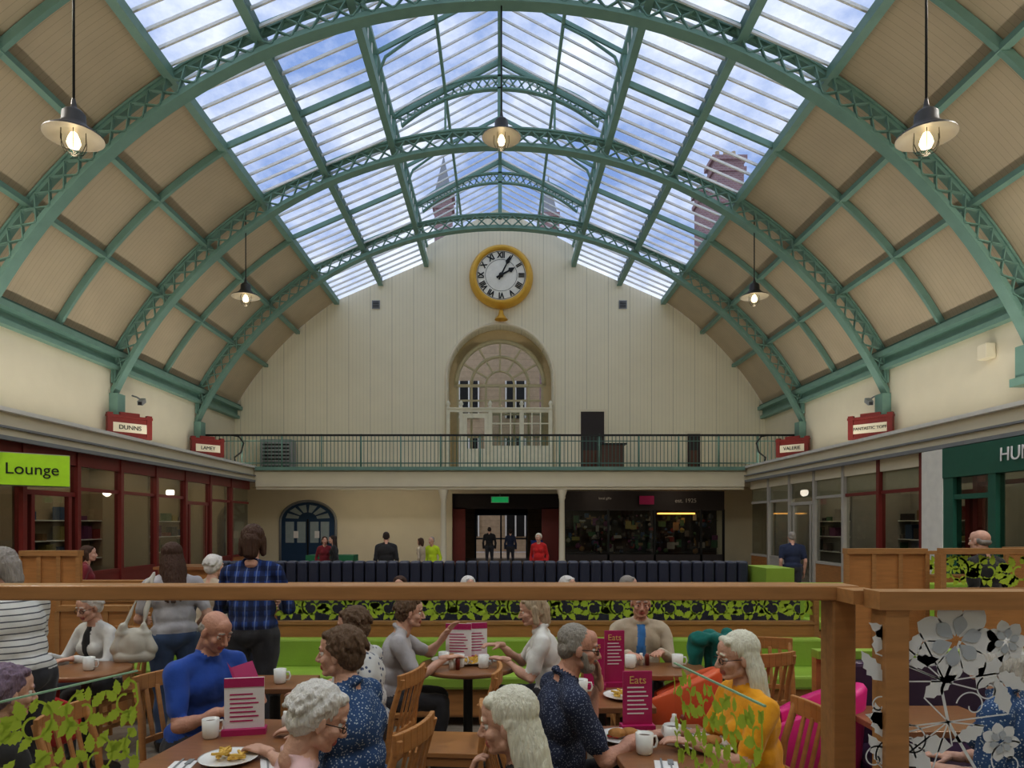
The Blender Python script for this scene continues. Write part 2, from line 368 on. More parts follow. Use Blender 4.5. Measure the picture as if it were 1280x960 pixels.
    dd_={'long':(.005,130,9),'bob':(.006,90,12),'short':(.007,80,45),'man':(.003,120,60),'bald':(.003,120,60)}[hair]
    if hp_: put(mb,remesh(xf(hp_,Hm,hc,hs),(.0048,.008,.012)[lod],2,dd_ if lod==0 else None),tab)
    hq=lambda v: hc+Hm@(Vector(v)*hs)
    if lod<2:
        for sg in(-1,1):
            mb.sphere(hq((sg*.031,.070,.002)),.0132*hs,EYEW,10); mb.sphere(hq((sg*.031,.0785,.001)),.0062*hs,IRIS,8)
            mb.tube([hq((sg*.031+dx,.0855-abs(dx)*.45-.001,.0085-abs(dx)*.25)) for dx in(-.014,-.007,0,.007,.014)],.0038,skin,6)
            mb.tube([hq((sg*.031+dx,.083-abs(dx)*.45,-.009+abs(dx)*.2)) for dx in(-.014,-.007,0,.007,.014)],.0032,skin,6)
    if glasses:
        for sg in(-1,1):
            ring=[hq((sg*.032+.023*math.cos(a),.094,-.002+.017*math.sin(a))) for a in np.linspace(0,2*math.pi,17)]
            mb.tube(ring,.0018,BLACK,6); mb.tube([hq((sg*.055,.092,.003)),hq((sg*.078,.05,.004)),hq((sg*.083,-.01,.0))],.0018,BLACK,6)
        mb.tube([hq((-.01,.096,.002)),hq((.01,.096,.002))],.0018,BLACK,6)
    return mb.obj(name,(x,y,z),face,scale=s)
# ---- fabrics
PINKF=fab('pale_pink',(.68,.46,.47)); POLO=fab('royal_blue',(.02,.08,.38)); MUST=fab('mustard',(.80,.36,.01)); LGREY=fab('light_grey',(.42,.40,.42)); WHITEF=fab('white',(.68,.67,.65))
BEIGE=fab('beige',(.52,.43,.33)); NAVY=fab('navy',(.02,.03,.07)); BLK=fab('black',(.02,.02,.022)); REDF=fab('red',(.5,.02,.02)); JEAN=fab('denim',(.06,.10,.2)); HIVIS=fab('hi_vis',(.5,.65,.03)); BURG=fab('burgundy',(.2,.02,.03)); SKY=fab('mid_blue',(.05,.2,.5))
PLAID=pattern('plaid_shirt',(.02,.06,.24),[(.005,.008,.03),(.005,.008,.03),(.2,.25,.4)],'plaid',14)
SPECK=pattern('speckled_dress',(.03,.08,.20),[(.45,.5,.55)],'speckle',80)
FLOW=pattern('patterned_blouse',(.62,.62,.62),[(.08,.10,.18)],'speckle',28)
STRI=pattern('striped_top',(.7,.69,.67),[(.1,.1,.12)],'stripe',28)
DOTS=pattern('dotted_navy',(.02,.03,.07),[(.2,.22,.3)],'speckle',100)
# ---- people
seat=[]
def sitter(name,x,y,fc,chair=True,**k):
    person(name,x,y,fc,'sit',**k)
    if chair: seat.append((x,y,fc))
tb=.785
sitter('seated_woman',-.77,2.26,-66,lean=13,hm=H_WHITE,top=PINKF,sleeve='long',hp=20,glasses=True,w=1.15,hl=(-.16,.36,tb),hr=(.16,.36,tb),s=.955)
sitter('seated_woman',-.64,3.10,72,hm=H_GB,top=SPECK,w=1.25,lean=6,hy=10,hl=(-.18,.36,tb),hr=(.16,.38,tb))
sitter('seated_man',-1.76,3.95,-118,fem=False,hair='bald',hm=H_GREY,skin=SK2,top=POLO,w=1.18,lean=12,hp=22,hl=(-.10,.40,.84),hr=(.16,.40,.80),nl=(1,0,-.3),nr=(-1,0,-.3),curl=.6)
person('standing_woman',-1.93,5.3,8,'stand',hair='bob',hm=H_BRN,top=PLAID,sleeve='long',s=1.06,w=1.14,lean=3,hp=12,hl=(-.16,.30,1.08),hr=(.18,.28,1.06))
person('standing_woman',-2.62,5.5,35,'stand',hair='long',hm=H_BRN,top=LGREY,bottom=JEAN,s=.98,w=1.14,lean=10,hp=12,hl=(-.18,.34,1.02),hr=(.22,.18,.95))
sitter('seated_woman',-3.22,5.55,160,hm=H_WHITE,top=WHITEF,shirt=BLK,sleeve='long',glasses=True,lod=1,lean=10,hp=14,s=.95,hl=(-.15,.38,.82),hr=(.15,.38,.82))
person('standing_woman',-2.80,4.0,75,'stand',hair='bob',hm=H_GREY,top=STRI,glasses=True,lean=12,hp=18,s=.99,w=1.2,hl=(-.15,.42,.98),hr=(.2,.36,.95))
sitter('seated_woman',-2.0,2.66,-35,hm=H_PURP,top=BLK,sleeve='long',lean=4,s=.93,hp=6)
person('standing_woman',-2.72,6.35,-20,'stand',hm=H_WHITE,top=BEIGE,sleeve='long',s=.90,lod=1,lean=6)
sitter('seated_woman',-.80,4.2,75,hm=H_GB,top=FLOW,w=1.15,lean=8,hl=(-.18,.36,tb),hr=(.16,.36,tb),hp=4,s=.97)
sitter('seated_woman',-.84,5.0,-84,hm=H_GB,top=LGREY,w=1.05,lean=14,hp=2,hl=(-.14,.46,1.0),hr=(.16,.44,.86),s=.97,curl=.25)
sitter('seated_woman',.40,5.05,86,hair='bob',hm=H_ASH,top=WHITEF,w=1.05,lean=12,hl=(-.14,.36,.84),hr=(.14,.42,.9),s=.97,hp=8)
sitter('seated_man',1.12,5.5,176,fem=False,hair='man',hm=H_GREY,skin=SK2,top=BEIGE,shirt=SKY,sleeve='long',w=1.05,lean=6,hp=4,s=.97,hl=(-.13,.36,.86),hr=(.13,.36,.84))
sitter('seated_man',.22,3.30,-78,fem=False,hair='man',hm=H_GREY,skin=SK2,top=DOTS,glasses=True,beard=True,lean=12,w=1.08,hl=(-.03,.28,1.01),dl=(.1,-.15,1),nl=(0,-1,0),hr=(.15,.42,tb),curl=.6,hp=4,hy=-12)
sitter('seated_woman',.17,2.27,78,hair='long',hm=H_BLOND,top=BLK,sleeve='long',lean=11,hp=6,hl=(-.03,.28,.95),dl=(.05,-.1,1),nl=(0,-1,0),hr=(.16,.36,tb),s=.945,curl=.7,w=1.05)
sitter('seated_woman',1.24,3.28,95,hair='long',hm=H_BLOND,top=MUST,lean=7,s=.965,glasses=True,hl=(-.14,.38,.83),hr=(.14,.38,.80),hp=6,w=1.15)
sitter('seated_woman',2.3,3.0,40,hm=H_WHITE,top=SPECK,lean=8,s=.99,w=1.1,hair='bob')
person('standing_man',5.0,7.0,20,'stand',fem=False,hair='bald',hm=H_GREY,top=BLK,s=1.04,w=1.1,lod=1)
person('standing_man',6.0,14.0,-10,'stand',fem=False,hair='man',hm=H_GREY,top=NAVY,s=.98,w=1.15,lod=1)
person('standing_woman',1.0,17.5,165,'stand',hm=H_BLOND,top=REDF,sleeve='long',s=.93,lod=1,w=1.1)
person('standing_man',-1.72,17.5,150,'stand',fem=False,hair='man',hm=H_GREY,top=HIVIS,sleeve='long',s=.88,lod=1)
person('standing_man',-2.5,15,10,'stand',fem=False,hair='man',hm=H_DARK,top=BLK,sleeve='long',s=.97,lod=1,w=1.25)
person('standing_woman',-4.5,17.5,-160,'stand',hm=H_BRN,hair='bob',top=BURG,sleeve='long',s=.88,lod=2)
person('standing_woman',-4.15,17.2,100,'stand',hm=H_DARK,hair='long',top=BLK,sleeve='long',s=.9,lod=2)
person('standing_woman',-2.05,18.0,60,'stand',hm=H_BRN,hair='bob',top=BEIGE,sleeve='long',s=.85,lod=2)
person('standing_man',-.42,27,0,'stand',fem=False,hair='man',hm=H_DARK,top=BLK,sleeve='long',lod=2)
person('standing_woman',.42,27.5,0,'stand',hm=H_DARK,top=NAVY,sleeve='long',lod=2,s=.95)
for i,(px,hm_) in enumerate(((-1.13,H_BRN),(-.38,H_WHITE),(.72,H_WHITE),(1.4,H_GREY))):
    person('seated_woman',px,7.75,180+i*25,'sit',hm=hm_,top=(LGREY,BEIGE,WHITEF,BLK)[i],sleeve='long',lod=2,s=.91)
person('standing_woman',-5.5,9.0,-60,'stand',hm=H_BRN,hair='bob',top=BURG,sleeve='long',s=.9,lod=2)
# ------------------------------------------------------------------ room
Y0,Y1=-8.0,29.2; XW=11.35; CZ=.4; RI,RO,RC=12.4,12.98,13.0; EX=7.0; EZ=CZ+math.sqrt(RC**2-EX**2)
LX,LZ0,LZ1,RZ=3.15,13.02,13.7,15.35
m=MB(); m.box(-XW,XW,Y0,Y1,-.15,0,FLOOR); m.obj('floor')
for sgn,nm in((-1,'left'),(1,'right')):
    m=MB(); m.box(*sorted((sgn*XW,sgn*(XW+.3))),Y0,Y1,0,7.0,CREAM); m.obj('wall_'+nm)
m=MB(); m.box(-XW,XW,Y0-.3,Y0,0,11.3,CREAM); m.poly([(-XW,Y0,11.3),(XW,Y0,11.3),(LX,Y0,LZ1),(0,Y0,RZ),(-LX,Y0,LZ1)],CREAM); m.obj('wall_back')
m=MB()
for sgn in(-1,1):
    t0=math.asin(EX/RC); t1=math.asin(XW/RC); n=20; v=[];f=[]
    for i in range(n+1):
        t=t0+(t1-t0)*i/n
        for r in (RC,RC+.12):
            for yy in(Y0,Y1): v.append((sgn*r*math.sin(t),yy,CZ+r*math.cos(t)))
    for i in range(n):
        a=i*4;b=a+4; f+=[(a,a+1,b+1,b),(a+2,b+2,b+3,a+3)]
    m.add(v,f,CEIL,True)
m.obj('ceiling')
import bmesh
AR=2.23; AZ=8.07; BZ=3.95
bm=bmesh.new()
outer=[(-XW,BZ),(XW,BZ)]
for i in range(13):
    t=math.asin(XW/RC)+(math.asin(EX/RC)-math.asin(XW/RC))*i/12; outer.append((RC*math.sin(t),CZ+RC*math.cos(t)))
outer+=[(LX,LZ0),(LX,LZ1),(0,RZ),(-LX,LZ1),(-LX,LZ0)]
for i in range(13):
    t=math.asin(EX/RC)+(math.asin(XW/RC)-math.asin(EX/RC))*i/12; outer.append((-RC*math.sin(t),CZ+RC*math.cos(t)))
inner=[(-AR,BZ+.001)]+[(AR*-math.cos(math.pi*i/24),AZ+AR*math.sin(math.pi*i/24)) for i in range(25)]+[(AR,BZ+.001)]
for loop in (outer,inner):
    vs=[bm.verts.new((p[0],Y1,p[1])) for p in loop]
    for i in range(len(vs)): bm.edges.new((vs[i],vs[(i+1)%len(vs)]))
bmesh.ops.triangle_fill(bm,use_beauty=True,edges=bm.edges[:])
r=bmesh.ops.extrude_face_region(bm,geom=bm.faces[:])
bmesh.ops.translate(bm,vec=(0,.9,0),verts=[e for e in r['geom'] if isinstance(e,bmesh.types.BMVert)])
bmesh.ops.recalc_face_normals(bm,faces=bm.faces[:])
me=bpy.data.meshes.new('wall_end'); bm.to_mesh(me); me.materials.append(CREAMB); inst('wall_end',me)
m=MB(); ring=[(AR*1.03*-math.cos(math.pi*i/24),Y1-.03,AZ+AR*1.03*math.sin(math.pi*i/24)) for i in range(25)]
m.tube([(-AR*1.03,Y1-.03,BZ)]+ring+[(AR*1.03,Y1-.03,BZ)],.06,CREAM,8); m.obj('trim_arch')
m=MB(); m.box(-XW,-2.05,Y1,Y1+.9,0,BZ,CREAM); m.box(2.55,XW,Y1,Y1+.9,0,BZ,CREAM); m.box(-2.05,2.55,Y1,Y1+.9,3.1,BZ,CREAM); m.obj('wall_end_lower')
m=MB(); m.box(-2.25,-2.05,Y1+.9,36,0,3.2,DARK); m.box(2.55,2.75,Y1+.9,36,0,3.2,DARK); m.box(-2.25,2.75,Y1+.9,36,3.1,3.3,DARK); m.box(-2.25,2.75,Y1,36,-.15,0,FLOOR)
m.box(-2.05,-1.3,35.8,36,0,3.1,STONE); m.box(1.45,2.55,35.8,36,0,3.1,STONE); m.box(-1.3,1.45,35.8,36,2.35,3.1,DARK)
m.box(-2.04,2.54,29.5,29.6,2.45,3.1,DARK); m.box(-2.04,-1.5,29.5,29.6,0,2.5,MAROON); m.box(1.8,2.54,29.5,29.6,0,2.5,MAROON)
m.obj('entrance_passage')
m=MB(); 
for x in(-1.28,.05,1.4): m.box(x-.04,x+.04,35.7,35.8,0,2.35,BLUEP)
m.box(-1.28,1.4,35.7,35.8,2.25,2.35,BLUEP); m.box(-1.28,1.4,35.7,35.8,1.0,1.07,BLUEP); m.obj('door_entrance')
m=MB(); m.box(-.35,.35,29.0,29.05,2.72,2.95,EXITM); m.box(-.38,.38,29.03,29.07,2.7,2.97,WHITEP); m.tube([(0,29.04,2.97),(0,29.04,3.12)],.015,GREY); m.obj('exit_sign')
m=MB(); m.box(1.3,1.75,28.3,28.7,0,1.05,mat('bin_blue',(.02,.08,.4),.5)); m.box(1.27,1.78,28.27,28.73,1.05,1.12,mat('bin_blue',(.02,.08,.4),.5)); m.obj('waste_bin',bevel=.03)
# roof ribs
def pt(r,t,y): return (r*math.sin(t),y,CZ+r*math.cos(t))
def ribmesh(main=True):
    m=MB(); tm=math.asin((XW-.02)/(RI if main else RO-.1))
    n=64
    if main:
        ro=lambda t: min(RO,(XW-.03)/max(abs(math.sin(t)),.01))
        ts=[-tm+2*tm*i/n for i in range(n+1)]
        for i in range(n):
            a,b=ts[i],ts[i+1]
            m.beam(pt(RI+.03,a,0),pt(RI+.03,b,0),.30,.05,GREEN,up=(math.sin(a),0,math.cos(a)))
            m.beam(pt(RI+.09,a,0),pt(RI+.09,b,0),.22,.10,GREEN,up=(math.sin(a),0,math.cos(a)))
            if ro(a)>RI+.2 or ro(b)>RI+.2:
                m.beam(pt(ro(a)-.03,a,0),pt(ro(b)-.03,b,0),.28,.05,GREEN,up=(math.sin(a),0,math.cos(a)))
                m.beam(pt(ro(a)-.08,a,0),pt(ro(b)-.08,b,0),.2,.09,GREEN,up=(math.sin(a),0,math.cos(a)))
                yy=-.09
                m.beam(pt(RI+.08,a,yy),pt(ro(b)-.08,b,yy),.025,.085,GREEN,up=(0,1,0)); m.beam(pt(ro(a)-.08,a,yy),pt(RI+.08,b,yy),.025,.085,GREEN,up=(0,1,0))
        for sg in(-1,1):
            m.box(*sorted((sg*(XW-.01),sg*(XW-.26))),-.2,.2,4.9,5.6,GREEN); m.box(*sorted((sg*(XW-.01),sg*(XW-.34))),-.26,.26,4.75,4.92,GREEN)
        r2=4.73;cz=10.17; tl=math.asin(3.12/r2); n2=26
        for i in range(n2):
            a=-tl+2*tl*i/n2;b=-tl+2*tl*(i+1)/n2
            P=lambda r,t,y=0:(r*math.sin(t),y,cz+r*math.cos(t))
            m.beam(P(r2,a),P(r2,b),.14,.05,GREEN,up=(math.sin(a),0,math.cos(a))); m.beam(P(r2-.36,a),P(r2-.36,b),.14,.05,GREEN,up=(math.sin(a),0,math.cos(a)))
            m.beam(P(r2,a),P(r2-.36,b),.03,.05,GREEN,up=(0,1,0)); m.beam(P(r2-.36,a),P(r2,b),.03,.05,GREEN,up=(0,1,0))
        m.box(-.07,.07,-.07,.07,CZ+RI+.4,RZ,GREEN)
        for sg in(-1,1):
            m.box(sg*LX-.08,sg*LX+.08,-.08,.08,LZ0-.2,LZ1+.05,GREEN)
            m.beam((sg*LX,0,LZ1),(0,0,RZ),.09,.14,GREEN); m.beam((sg*EX,0,EZ),(sg*LX,0,LZ0),.09,.12,GREEN)
            m.beam((sg*1.6,0,13.1),(sg*1.6,0,14.5),.06,.06,GREEN)
    else:
        for sg in(-1,1):
            t0=math.asin(EX/RC); t1=math.asin((XW-.05)/(RC)); k=18
            for i in range(k):
                a=sg*(t0+(t1-t0)*i/k);b=sg*(t0+(t1-t0)*(i+1)/k)
                m.beam(pt(RC-.1,a,0),pt(RC-.1,b,0),.10,.16,GREEN,up=(math.sin(a),0,math.cos(a)))
            m.beam((sg*EX,0,EZ-.05),(sg*LX,0,LZ0-.05),.08,.14,GREEN); m.beam((sg*LX,0,LZ1),(0,0,RZ),.06,.10,GREEN)
            m.box(sg*LX-.05,sg*LX+.05,-.05,.05,LZ0-.1,LZ1+.05,GREEN)
            m.tube([(sg*(LX-.02),0,LZ0+.0),(sg*2.9,0,13.6),(sg*2.2,0,14.1),(sg*1.6,0,14.4)],.04,GREEN,6)
    return m
mm=ribmesh(True); RIBY=[25.5-5.5*i for i in range(7)]
ob=mm.obj('roof_rib',(0,RIBY[0],0))
for y in RIBY[1:]: inst('roof_rib',ob.data,(0,y,0))
mm=ribmesh(False); ob=mm.obj('roof_rafter',(0,RIBY[0]-2.75,0))
for y in RIBY[1:]: inst('roof_rafter',ob.data,(0,y-2.75,0))
m=MB()
def purl(x,z,w,h,mt=GREEN):
    for sg in(-1,1): m.beam((sg*x,Y0,z),(sg*x,Y1+.05,z),w,h,mt)
for xx in(10.05,8.7): 
    t=math.asin(xx/RC); purl(xx-.06,CZ+RC*math.cos(t)-.08,.16,.12)
purl(EX-.02,EZ-.06,.2,.22); purl(5.1,12.22,.12,.22,GREEND); purl(LX,LZ0-.08,.18,.3); purl(LX,LZ1,.14,.12); purl(1.6,14.45,.08,.12)
purl(5.1,12.0,.2,.04)
m.beam((0,Y0,RZ-.05),(0,Y1,RZ-.05),.12,.25,GREEN)
m.obj('roof_purlins')
m=MB()
for sg in(-1,1):
    m.box(*sorted((sg*(XW-.22),sg*XW)),Y0,Y1,6.3,6.42,GREEN); m.box(*sorted((sg*(XW-.12),sg*XW)),Y0,Y1,6.42,6.66,GREEN); m.box(*sorted((sg*(XW-.34),sg*XW)),Y0,Y1,6.66,6.8,GREEN); m.box(*sorted((sg*(XW-.26),sg*XW)),Y0,Y1,6.8,6.88,GREEND)
m.obj('trim_cornice')
m=MB()
for sg in(-1,1):
    m.poly([(sg*EX,Y0,EZ+.05),(sg*EX,Y1+.1,EZ+.05),(sg*LX,Y1+.1,LZ0+.05),(sg*LX,Y0,LZ0+.05)],SKG)
    m.poly([(sg*LX,Y0,LZ0),(sg*LX,Y1,LZ0),(sg*LX,Y1,LZ1),(sg*LX,Y0,LZ1)],SKG)
    m.poly([(sg*LX,Y0,LZ1+.04),(sg*LX,Y1+.1,LZ1+.04),(0,Y1+.1,RZ+.04),(0,Y0,RZ+.04)],SKG)
m.obj('window_skylight')
m=MB(); y=Y0+.3
BARM=mat('glazing_bar_paint',(.82,.83,.81),.5)
while y<Y1:
    for sg in(-1,1):
        m.beam((sg*EX,y,EZ+.02),(sg*LX,y,LZ0+.02),.05,.06,BARM); m.beam((sg*LX,y,LZ1+.02),(0,y,RZ+.02),.045,.05,BARM); m.beam((sg*LX,y,LZ0),(sg*LX,y,LZ1),.03,.03,BARM)
    y+=.5
m.obj('skylight_glazing_bars')
# outside
m=MB(); m.box(-16,16,44,50,0,14,STONE)
for x in range(-14,15,3):
    for z0,z1 in((1,3),(5,7.4),(8.6,11)):
        m.box(x-.6,x+.6,43.9,44.05,z0,z1,BLACK)
        for dx in(-.62,0,.62): m.box(x+dx-.05,x+dx+.05,43.82,43.9,z0,z1,WHITEP)
m.obj('neighbouring_building')
m=MB(); m.box(-30,30,36,44,-.16,-.01,STONE); m.obj('pavement')
def chim(x,y,w,z,pots=True,spire=False):
    m=MB(); m.box(-w/2,w/2,-w*.4,w*.4,0,z,BRICK); m.box(-w/2-.12,w/2+.12,-w*.4-.12,w*.4+.12,z-.9,z-.65,BRICK); m.box(-w/2-.15,w/2+.15,-w*.4-.15,w*.4+.15,z-.25,z,BRICK)
    if spire: m.add([(-w/2,-w*.4,z),(w/2,-w*.4,z),(w/2,w*.4,z),(-w/2,w*.4,z),(0,0,z+2.4)],[(0,1,4),(1,2,4),(2,3,4),(3,0,4)],GREY)
    else:
        for dx in(-w*.28,0,w*.28): m.tube([(dx,0,z),(dx,0,z+.6)],[.16,.12],STONE)
    m.obj('brick_chimney',(x,y,0))
chim(13.2,40,1.7,23.0); chim(11.9,39,1.3,20.8); chim(-3.3,40,1.0,21,spire=True); chim(2.9,41,1.0,20.3,spire=True)
# ------------------------------------------------------------------ arched window & gallery kiosk
m=MB(); wy=29.9
def arc(r,n=24,c=(0,AZ-.2)): return [(c[0]-r*math.cos(math.pi*i/n),wy,c[1]+r*math.sin(math.pi*i/n)) for i in range(n+1)]
WF=mat('window_frame_paint',(.50,.44,.27),.5)
REV=mat('reveal_tan',(.58,.46,.27),.8)
for r,w in((1.92,.10),(1.25,.07),(.62,.05)): m.tube(arc(r),w,WF,8)
a1=arc(2.25); a2=arc(1.9)
for i in range(24): m.add([a1[i],a1[i+1],a2[i+1],a2[i]],[(0,1,2,3)],REV)
m.poly([(p[0]*1.0,wy+.01,p[2]) for p in [(-2.23,0,AZ-.2)]+[(-2.23*math.cos(math.pi*i/24),0,AZ+2.23*math.sin(math.pi*i/24)) for i in range(25)]+[(2.23,0,AZ-.2)]+[(2.0*math.cos(math.pi*i/24),0,AZ-.2+2.0*math.sin(math.pi*i/24)) for i in range(25)]],REV)
for sg in(-1,1): m.box(*sorted((sg*1.85,sg*2.24)),wy-.02,wy+.02,BZ,AZ-.15,REV)
for i in range(1,6):
    a=math.pi*i/6; m.beam((-.62*math.cos(a),wy,AZ-.2+.62*math.sin(a)),(-1.92*math.cos(a),wy,AZ-.2+1.92*math.sin(a)),.08,.08,WF,up=(0,1,0))
m.box(-2.0,2.0,wy-.06,wy+.06,AZ-.28,AZ-.16,WF)
for x in(-1.85,-1.25,-.62,0,.62,1.25,1.85): m.box(x-.05,x+.05,wy-.05,wy+.05,BZ,AZ-.2,WF)
for z in(5.6,6.6,7.2): m.box(-1.9,1.9,wy-.04,wy+.04,z-.04,z+.04,WF)
m.box(-1.9,1.9,wy,wy+.01,BZ,AZ+1.7,CLG)
m.obj('window_arched')
m=MB(); ky=29.0
KC=mat('kiosk_cream',(.78,.74,.58),.5)
for x in(-2.2,-1.65,-.42,.92,2.15): 
    m.box(x-.07,x+.07,ky-.07,ky+.07,BZ,6.55,KC); m.lathe((x,ky,6.74),[(.09,0),(.05,.06),(.1,.16),(.06,.26),(0,.32)],KC,12)
m.box(-2.27,2.22,ky-.06,ky+.06,6.55,6.68,KC); m.box(-2.27,2.22,ky-.1,ky+.1,6.68,6.74,KC)
for x0,x1 in((-.35,.85),(.99,2.08)):
    m.box(x0,x1,ky-.03,ky+.03,BZ,5.1,KC); m.box(x0,x1,ky,ky+.01,5.1,6.55,SHG)
    for k in range(4): xx=x0+(x1-x0)*k/3; m.box(xx-.025,xx+.025,ky-.03,ky+.03,5.1,6.55,KC)
    for k in range(4): zz=5.1+1.45*k/3; m.box(x0,x1,ky-.035,ky+.035,zz-.025,zz+.025,KC)
    m.box(x0+.1,x1-.1,ky-.05,ky-.03,4.15,4.9,KC)
m.box(-1.58,-.49,ky-.03,ky+.03,BZ,5.0,KC); m.box(-1.58,-1.4,ky-.03,ky+.03,5,6.5,KC); m.box(-.66,-.49,ky-.03,ky+.03,5,6.5,KC); m.box(-1.4,-.66,ky-.03,ky+.03,6.3,6.5,KC)
m.obj('gallery_kiosk')
for i,(xa,xb,zt) in enumerate(((3.45,4.45,6.6),(8.0,8.55,5.65))):
    m=MB(); m.box(xa,xb,Y1-.03,Y1-.005,BZ,zt,DARK); m.box(xa-.08,xa,Y1-.06,Y1,BZ,zt,CREAM); m.box(xb,xb+.08,Y1-.06,Y1,BZ,zt,CREAM); m.box(xa-.08,xb+.08,Y1-.06,Y1,zt,zt+.1,CREAM); m.box(xa+.08,xb-.08,Y1-.045,Y1-.03,BZ+.1,BZ+1.0,mat('door_brown',(.12,.05,.03),.5)); m.obj('door_%d'%(i+2))
m=MB(); m.box(-9.9,-8.6,28.2,28.8,BZ,5.3,GREY)
for k in range(7): m.box(-9.8,-8.7,28.15,28.2,BZ+.2+k*.15,BZ+.26+k*.15,BLACK)
m.obj('air_conditioning_unit',bevel=.02)
m=MB(); m.box(4.1,5.0,27.5,27.9,BZ,5.0,mat('cabinet_brown',(.13,.07,.05),.6)); m.box(4.0,5.1,27.45,27.95,5.0,5.06,BLACK); m.obj('storage_cabinet')
for x in(-5.3,5.25):
    m=MB(); m.box(x-.17,x+.17,Y1-.05,Y1,11.0,11.35,GREY)
    for k in range(4): m.box(x-.13,x+.13,Y1-.07,Y1-.05,11.05+k*.07,11.08+k*.07,BLACK)
    m.obj('wall_vent')
# ------------------------------------------------------------------ clock
ck=bpy.data.objects.new('wall_clock',None); S.collection.objects.link(ck); ck.location=(.05,Y1-.28,12.3); ck.rotation_euler=(R(90),0,0)
m=MB(); m.lathe((0,0,0),[(1.05,.1),(1.08,.22),(1.16,.26),(1.24,.2),(1.28,.08),(1.34,.0),(1.36,-.12),(1.3,-.26),(0,-.26)],GOLD,56)
m.lathe((0,0,0),[(0,.1),(1.06,.1)],FACE,56); m.lathe((0,0,0),[(1.0,.11),(1.02,.11)],BLACK,56); m.lathe((0,0,0),[(.66,.11),(.675,.11)],BLACK,56); m.obj('case',parent=ck)
for i,nm in enumerate(['XII','I','II','III','IIII','V','VI','VII','VIII','IX','X','XI']):
    a=R(30*i); t=text('numeral_%d'%i,nm,(.84*math.sin(a),.84*math.cos(a),.115),.33,BLACK,(0,0,-30*i),ck); t.scale=(.8,1,1); t.data.offset=.012
m=MB()
def clockhand(a,l,w,z):
    a=R(a); d=Vector((math.sin(a),math.cos(a),0)); s=Vector((d.y,-d.x,0)); Z=Vector((0,0,z))
    pts=[d*-.22+s*w*.5,d*l*.55+s*w*.4,d*l*.65+s*w*1.3,d*l,d*l*.65-s*w*1.3,d*l*.55-s*w*.4,d*-.22-s*w*.5]; m.poly([p+Z for p in pts][::-1],BLACK)
clockhand(61,.66,.09,.14); clockhand(26,.95,.07,.16); m.lathe((0,0,.13),[(.1,0),(.1,.05),(0,.05)],BLACK,20); m.obj('clock_hands',parent=ck)
m=MB(); m.lathe((.05,Y1-.3,10.45),[(.02,.45),(.08,.4),(.12,.2),(.26,.03),(.28,0)],GOLD,20); m.tube([(.05,Y1-.3,10.85),(.05,Y1,10.95)],.03,GOLD); m.obj('wall_bell')
# ------------------------------------------------------------------ gallery
m=MB(); BY=25.8
m.box(-XW,XW,BY,Y1,3.35,BZ,CREAM); m.box(-9.2,9.2,BY-.12,BY,3.2,3.42,CREAM); m.box(-9.2,9.2,BY-.2,BY,3.82,3.95,GREEN); m.box(-9.2,9.2,BY-.05,BY+.2,3.1,3.35,CREAM)
m.obj('gallery_floor')
m=MB(); x=-XW+.05
while x<XW:
    m.tube([(x,BY,BZ),(x,BY,5.12)],.013,GREEND,5,smooth=False); x+=.14
for x in np.linspace(-XW+.1,XW-.1,16): m.tube([(x,BY,BZ),(x,BY,5.2)],.03,GREEN,6)
m.box(-XW,XW,BY-.04,BY+.04,5.12,5.19,BLACK); m.box(-XW,XW,BY-.02,BY+.02,4.08,4.12,GREEND); m.box(-XW,XW,BY-.02,BY+.02,4.92,4.95,GREEND)
for sg in(-1,1): m.tube([(sg*10.2,BY-.08,5.15),(sg*9.85,BY-.08,5.1),(sg*9.65,BY-.1,4.85),(sg*9.75,BY-.1,4.5),(sg*10.0,BY-.1,4.3),(sg*9.95,BY-.1,4.1),(sg*9.8,BY-.1,4.0)],.028,BLACK,8)
m.obj('gallery_railing')
for x in(-2.15,2.35):
    m=MB(); m.lathe((x,BY+.1,0),[(.2,0),(.2,.3),(.12,.45),(.1,2.7),(.14,2.8),(.13,2.85),(.2,3.08),(.2,3.1)],CREAM,16); m.obj('iron_column')
m=MB(); cx=-8.2; hw=1.15; zs=1.9
out=[(-hw,0)]+[(-hw*math.cos(math.pi*i/16),zs+.85*math.sin(math.pi*i/16)) for i in range(17)]+[(hw,0)]
m.poly([(cx+p[0],Y1-.05,p[1]) for p in out],BLUEP); m.tube([(cx+p[0]*1.03,Y1-.05,p[1]*1.01) for p in out],.06,GREY,6)
GLB=mat('door_window_glass',(.35,.42,.45),.15)
for x0 in(-.95,-.45,.1,.55): m.box(cx+x0,cx+x0+.36,Y1-.09,Y1-.05,1.0,1.9,GLB)
for k in range(6):
    a0=math.pi*(k+.15)/6;a1=math.pi*(k+.85)/6
    m.poly([(cx-.4*math.cos(a0),Y1-.08,zs+.1+.3*math.sin(a0)),(cx-.95*math.cos(a0),Y1-.08,zs+.1+.62*math.sin(a0)),(cx-.95*math.cos(a1),Y1-.08,zs+.1+.62*math.sin(a1)),(cx-.4*math.cos(a1),Y1-.08,zs+.1+.3*math.sin(a1))],GLB)
m.box(cx-.03,cx+.03,Y1-.1,Y1-.05,0,2.0,BLACK); m.box(cx+.3,cx+.5,Y1-.11,Y1-.09,1.2,1.5,PAPER); m.box(cx-.6,cx-.4,Y1-.11,Y1-.09,1.2,1.5,PAPER); m.obj('door_1')
m=MB()
for k in range(3): m.box(-5.7,-4.3,20.0,20.7,k*.3,.28+k*.3,mat('crate_green',(.02,.16,.07),.6))
m.obj('produce_crates')
